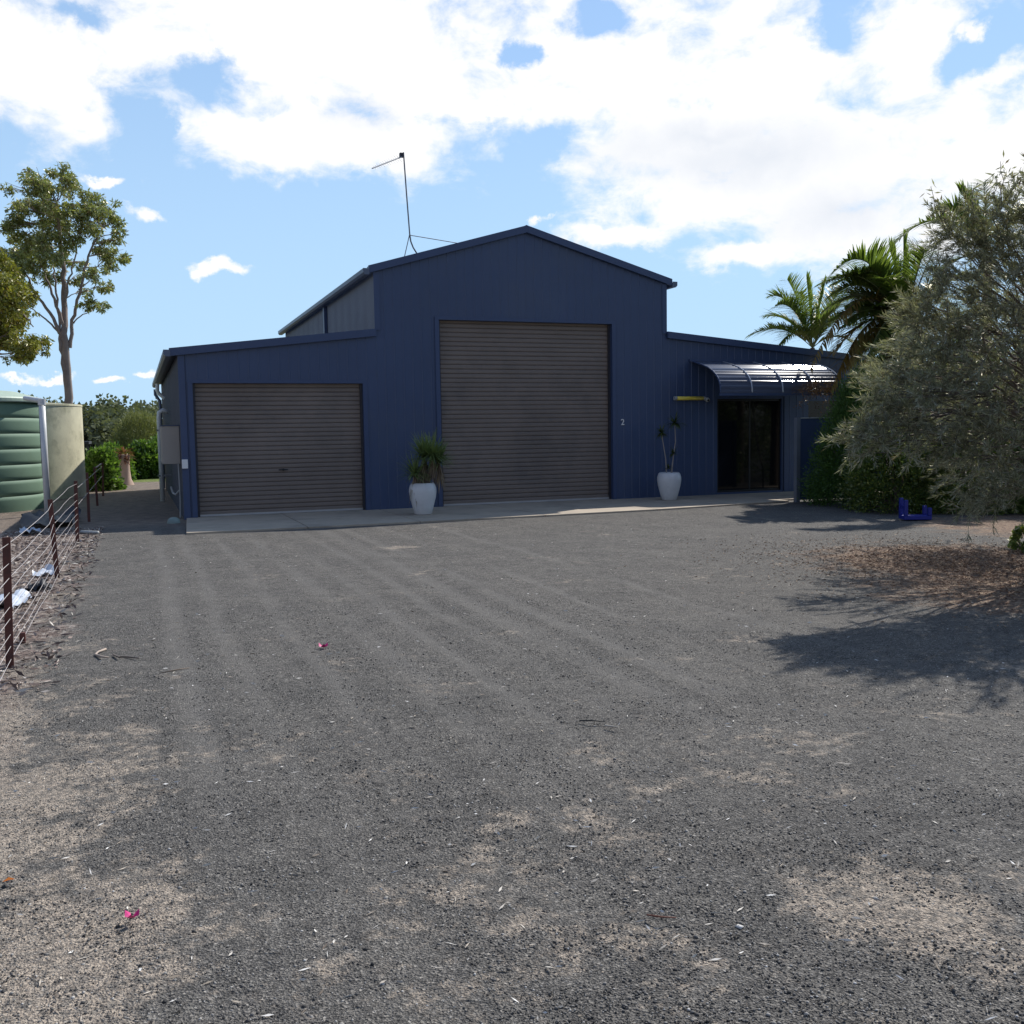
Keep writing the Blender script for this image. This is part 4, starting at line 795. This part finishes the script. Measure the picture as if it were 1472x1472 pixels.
# skirt of dead fronds round its head
random.seed(9); dk = MB(); pt = [o for o in bpy.data.objects if o.name == 'palm_tree.001'][0]
for k in range(800): a = random.uniform(0, 2*PI); r_ = random.uniform(.05,.42); dk.ribbon(hub+Vector((math.cos(a)*r_, math.sin(a)*r_, random.uniform(-1.2,.2))), (math.cos(a)*.5, math.sin(a)*.5, -.9), random.uniform(.35,.7), .035, .8, 3)
dk.build('dead_skirt', leafmat('dead_palm', (.035,.026,.018), (.09,.065,.045), .1, .0), pt)
Y3 = 15.2; hub = PY(1420,370,Y3)
palm('palm_tree', hub, (hub.x, Y3, 0), 'tall palm whose upper fronds rise behind the silver tree crown', [(PY(1288,348,Y3),.24,.2),(PY(1414,262,Y3),.03,1.2),(PY(1350,300,Y3+.5),.2,.3),(PY(1380,275,Y3+.6),.12,.5),(PY(1500,280,Y3),.1,0),(PY(1540,360,Y3),.2,0),(PY(1345,400,Y3+.6),.2,0),(PY(1480,430,Y3-.6),.2,0),(PY(1390,470,Y3-.6),.2,0),(PY(1400,290,Y3+1),.05,.9)], .55, n=56, wid=.042)
# ------------------------------------------------------------------ shrubs on the right
def shrub(name, c, r_, h, label, m, nleaf, ll, cone=False, cat='shrub', seed=1, lw=.45):
    global rng
    c = Vector(c); t = empty(name, c, label, cat); rs_ = np.random.default_rng(seed); k = int(nleaf/60)
    z = rs_.uniform(.02, 1, k); a = rs_.uniform(0, 2*PI, k); prof = (1-z)**.5 if cone else np.sqrt(np.clip(1-(z*1.0-.25)**2/.58, .04, 1)); rr = r_*prof*rs_.uniform(.55, 1.0, k)**.5*rs_.uniform(.85, 1.12, k)
    T = np.stack([c.x+rr*np.cos(a), c.y+rr*np.sin(a), c.z+z*h], 1); P = (T[:, None]+rs_.normal(size=(k, 60, 3))*r_*(.14 if cat == 'bush' else .085)).reshape(-1, 3); P[:, 2] = np.maximum(P[:, 2], .02)
    o_ = P-np.array([c.x, c.y, c.z+h*.3]); D = unit(o_)+rs_.normal(size=P.shape)*.6+np.array([0,0,.3])
    st_ = MB()
    for j in range(9): q_ = T[j]; limb(st_, (c.x+random.uniform(-.08,.08), c.y+random.uniform(-.08,.08), -.02), q_, .022, .006, 4, .08)
    st_.build('stem', M['barkdk'], t, True); leaves('foliage', P, D, rng.uniform(.7, 1.3, len(P))*ll, rng.uniform(.7,1.3,len(P))*ll*lw, m, t, .04); return t
random.seed(31)
shrub('conifer', (13.45,15.7,0), 1.15, 2.5, 'dense dark green cone-shaped conifer beside the navy screen panel', L_conif, 56000, .055, True, 'conifer', 3, .35)
shrub('leafy_shrub', (13.05,14.4,0), .9, 1.45, 'mid green leafy shrub low in front of the dark conifer', L_shrub, 26000, .06, False, 'shrub', 4)
shrub('leafy_shrub', (13.85,13.5,0), .85, 1.5, 'shaded green shrub directly behind the upturned blue stool', L_shrub, 22000, .06, False, 'shrub', 6)
shrub('leafy_shrub', (14.9,14.6,0), 1.3, 2.9, 'tall dark shrub filling the gap behind the silver tree', L_shrub, 30000, .07, False, 'shrub', 7)
shrub('leafy_shrub', (15.0,12.4,0), 1.0, 1.7, 'yellow-green shrub seen under the silver tree at the right edge', L_bright, 20000, .07, False, 'shrub', 8)
shrub('leafy_shrub', (17.0,13.8,0), 1.7, 3.6, 'tall shrub at the far right behind the silver tree', L_shrub, 30000, .08, False, 'shrub', 9)
shrub('small_weed', (PG(1471,795).x+.1, PG(1471,795).y, 0), .22, .30, 'small green plant on the brown litter at the right edge', L_shrub, 1800, .05, False, 'plant', 10)
# climber with reddish sprays on the right end of the awning
vn = empty('climbing_plant', (14.3, 18.0, 2.3), 'reddish thin creeper trailing over the right end of the awning', 'climber'); random.seed(4); m2 = MB(); P = []
for k in range(26):
    a = PY(random.uniform(1165,1235), random.uniform(545,575), 17.9); b = a+Vector((random.uniform(-.55,.3), random.uniform(-.2,.2), random.uniform(-.25,.15))); pts = limb(m2, a, b, .005, .003, 4, .1)
    for q_ in pts: 
        for j in range(16): P.append(q_+Vector((random.gauss(0,.06), random.gauss(0,.06), random.gauss(0,.05))))
limb(m2, (14.9,17.9,0), (14.5,17.9,2.3), .02, .01)
m2.build('stem', M['barkdk'], vn); P = np.array(P); leaves('foliage', P, rng.normal(size=P.shape), rng.uniform(.03,.06,len(P)), .02, leafmat('reddish_leaf', (.05,.03,.02), (.13,.07,.04), .3, .05), vn)
# ------------------------------------------------------------------ behind, on the left
random.seed(41)
shrub('garden_bush', (PY(143,680,31.8).x,31.8,0), .50, 1.12, 'bright broad-leaved bush behind the concrete tank at the end of the side passage', L_bright, 6000, .13, False, 'bush', 12, .6)
shrub('garden_bush', (PY(207,680,40).x,40.0,0), .62, 1.25, 'bright green bush right of the pale stump', L_bright, 8000, .13, False, 'bush', 13, .6)
shrub('garden_bush', (PY(160,680,38).x,38.3,0), .62, 1.15, 'green bush left behind the pale stump', L_bright, 7000, .13, False, 'bush', 14, .6)
shrub('feathery_bush', (PY(203,640,44).x,44,0), 1.05, 2.35, 'tall olive green feathery bush behind the stump', L_olive, 20000, .15, False, 'bush', 15, .12)
shrub('garden_bush', (PY(236,680,40.5).x,40.5,0), .8, 1.35, 'green bush half hidden by the far left corner of the shed', L_bright, 9000, .13, False, 'bush', 16, .6)
g = PY(180, 697, 35); su = empty('tree_stump', (g.x, 35, 0), 'pale cut palm stump with a ragged reddish top at the end of the side passage', 'stump')
MB().lathe([(.30,-.05),(.27,.04),(.20,.2),(.17,.5),(.17,.8),(.19,1.0),(0,1.02)], g.x, 35, 18).build('trunk', M['paletrunk'], su, True)
m2 = MB()
for k in range(150): a = random.uniform(0,2*PI); m2.ribbon((g.x+.1*math.cos(a), 35+.1*math.sin(a), random.uniform(.75,1.15)), (math.cos(a), math.sin(a), random.uniform(-.3,1.2)), random.uniform(.2,.42), .06, .5, 3)
m2.build('ragged_top', leafmat('reddish_dead', (.14,.06,.035), (.32,.17,.11), .2, 0), su)
rk = empty('rock_wall', (1, 41.2, 0), 'low wall of loose brown rocks behind the lawn', 'wall'); m2 = MB()
for k in range(170):
    x = random.uniform(-5, 6); z = random.uniform(.05,.42); s = random.uniform(.10,.22); c = Vector((x, 41.2+random.uniform(-.15,.15), z))
    vs_ = []; 
    for i in range(3):
        for j in range(6): u = (i-1)*.6; r_ = s*math.sqrt(1-u*u)*random.uniform(.8,1.15); vs_.append(c+Vector((r_*math.cos(j*PI/3)*1.2, r_*math.sin(j*PI/3), s*u*random.uniform(.8,1.1))))
    m2.add(vs_, [tuple(range(5,-1,-1)), tuple(range(12,18))]+[(i*6+j, i*6+(j+1)%6, (i+1)*6+(j+1)%6, (i+1)*6+j) for i in range(2) for j in range(6)])
m2.build('rocks', M['rock'], rk)
hs = empty('open_shelter', (-3.2, 49, 0), 'dark flat-roofed open shelter far behind the concrete tank', 'shelter'); x0, x1 = -5.2, -1.9
zt = PY(145, 634, 49).z; MB().box((x0, 47.5, zt-.12), (x1, 50.5, zt)).build('roof', M['guide'], hs)
for x in (x0+.1, x1-.1):
    for y in (47.7, 50.3): MB().box((x-.05, y-.05, 0), (x+.05, y+.05, zt-.121)).build('post', M['guide'], hs)
MB().box((x0+.2, 50.0, 0), (x1-.2, 50.05, zt-.2)).build('back_panel', M['dark'], hs)
# the far wood: one mass of crowns
random.seed(55); cs, rs = [], []; tkf = []
for k in range(520):
    a = random.uniform(-.5, 1.2); d = random.uniform(150, 260); x, y = d*math.sin(a), d*math.cos(a); h = random.uniform(5.6, 8.0)*(d/190)
    if y < 60: continue
    for j in range(9): cs.append((x+random.gauss(0,2.6), y+random.gauss(0,2.0), h*random.uniform(.12,.92))); rs.append(random.uniform(1.5,2.6))
P = clump_points(cs, rs, 15, sub=5, subr=.55); n = len(P); P[:, 2] = np.maximum(P[:, 2], .2)
tag(leaves('far_wood', P, rng.normal(size=P.shape), rng.uniform(.45, .85, n), rng.uniform(.35, .65, n), L_far, None, .1), 'distant line of grey-green bush trees on the horizon', 'woodland', kind='stuff')
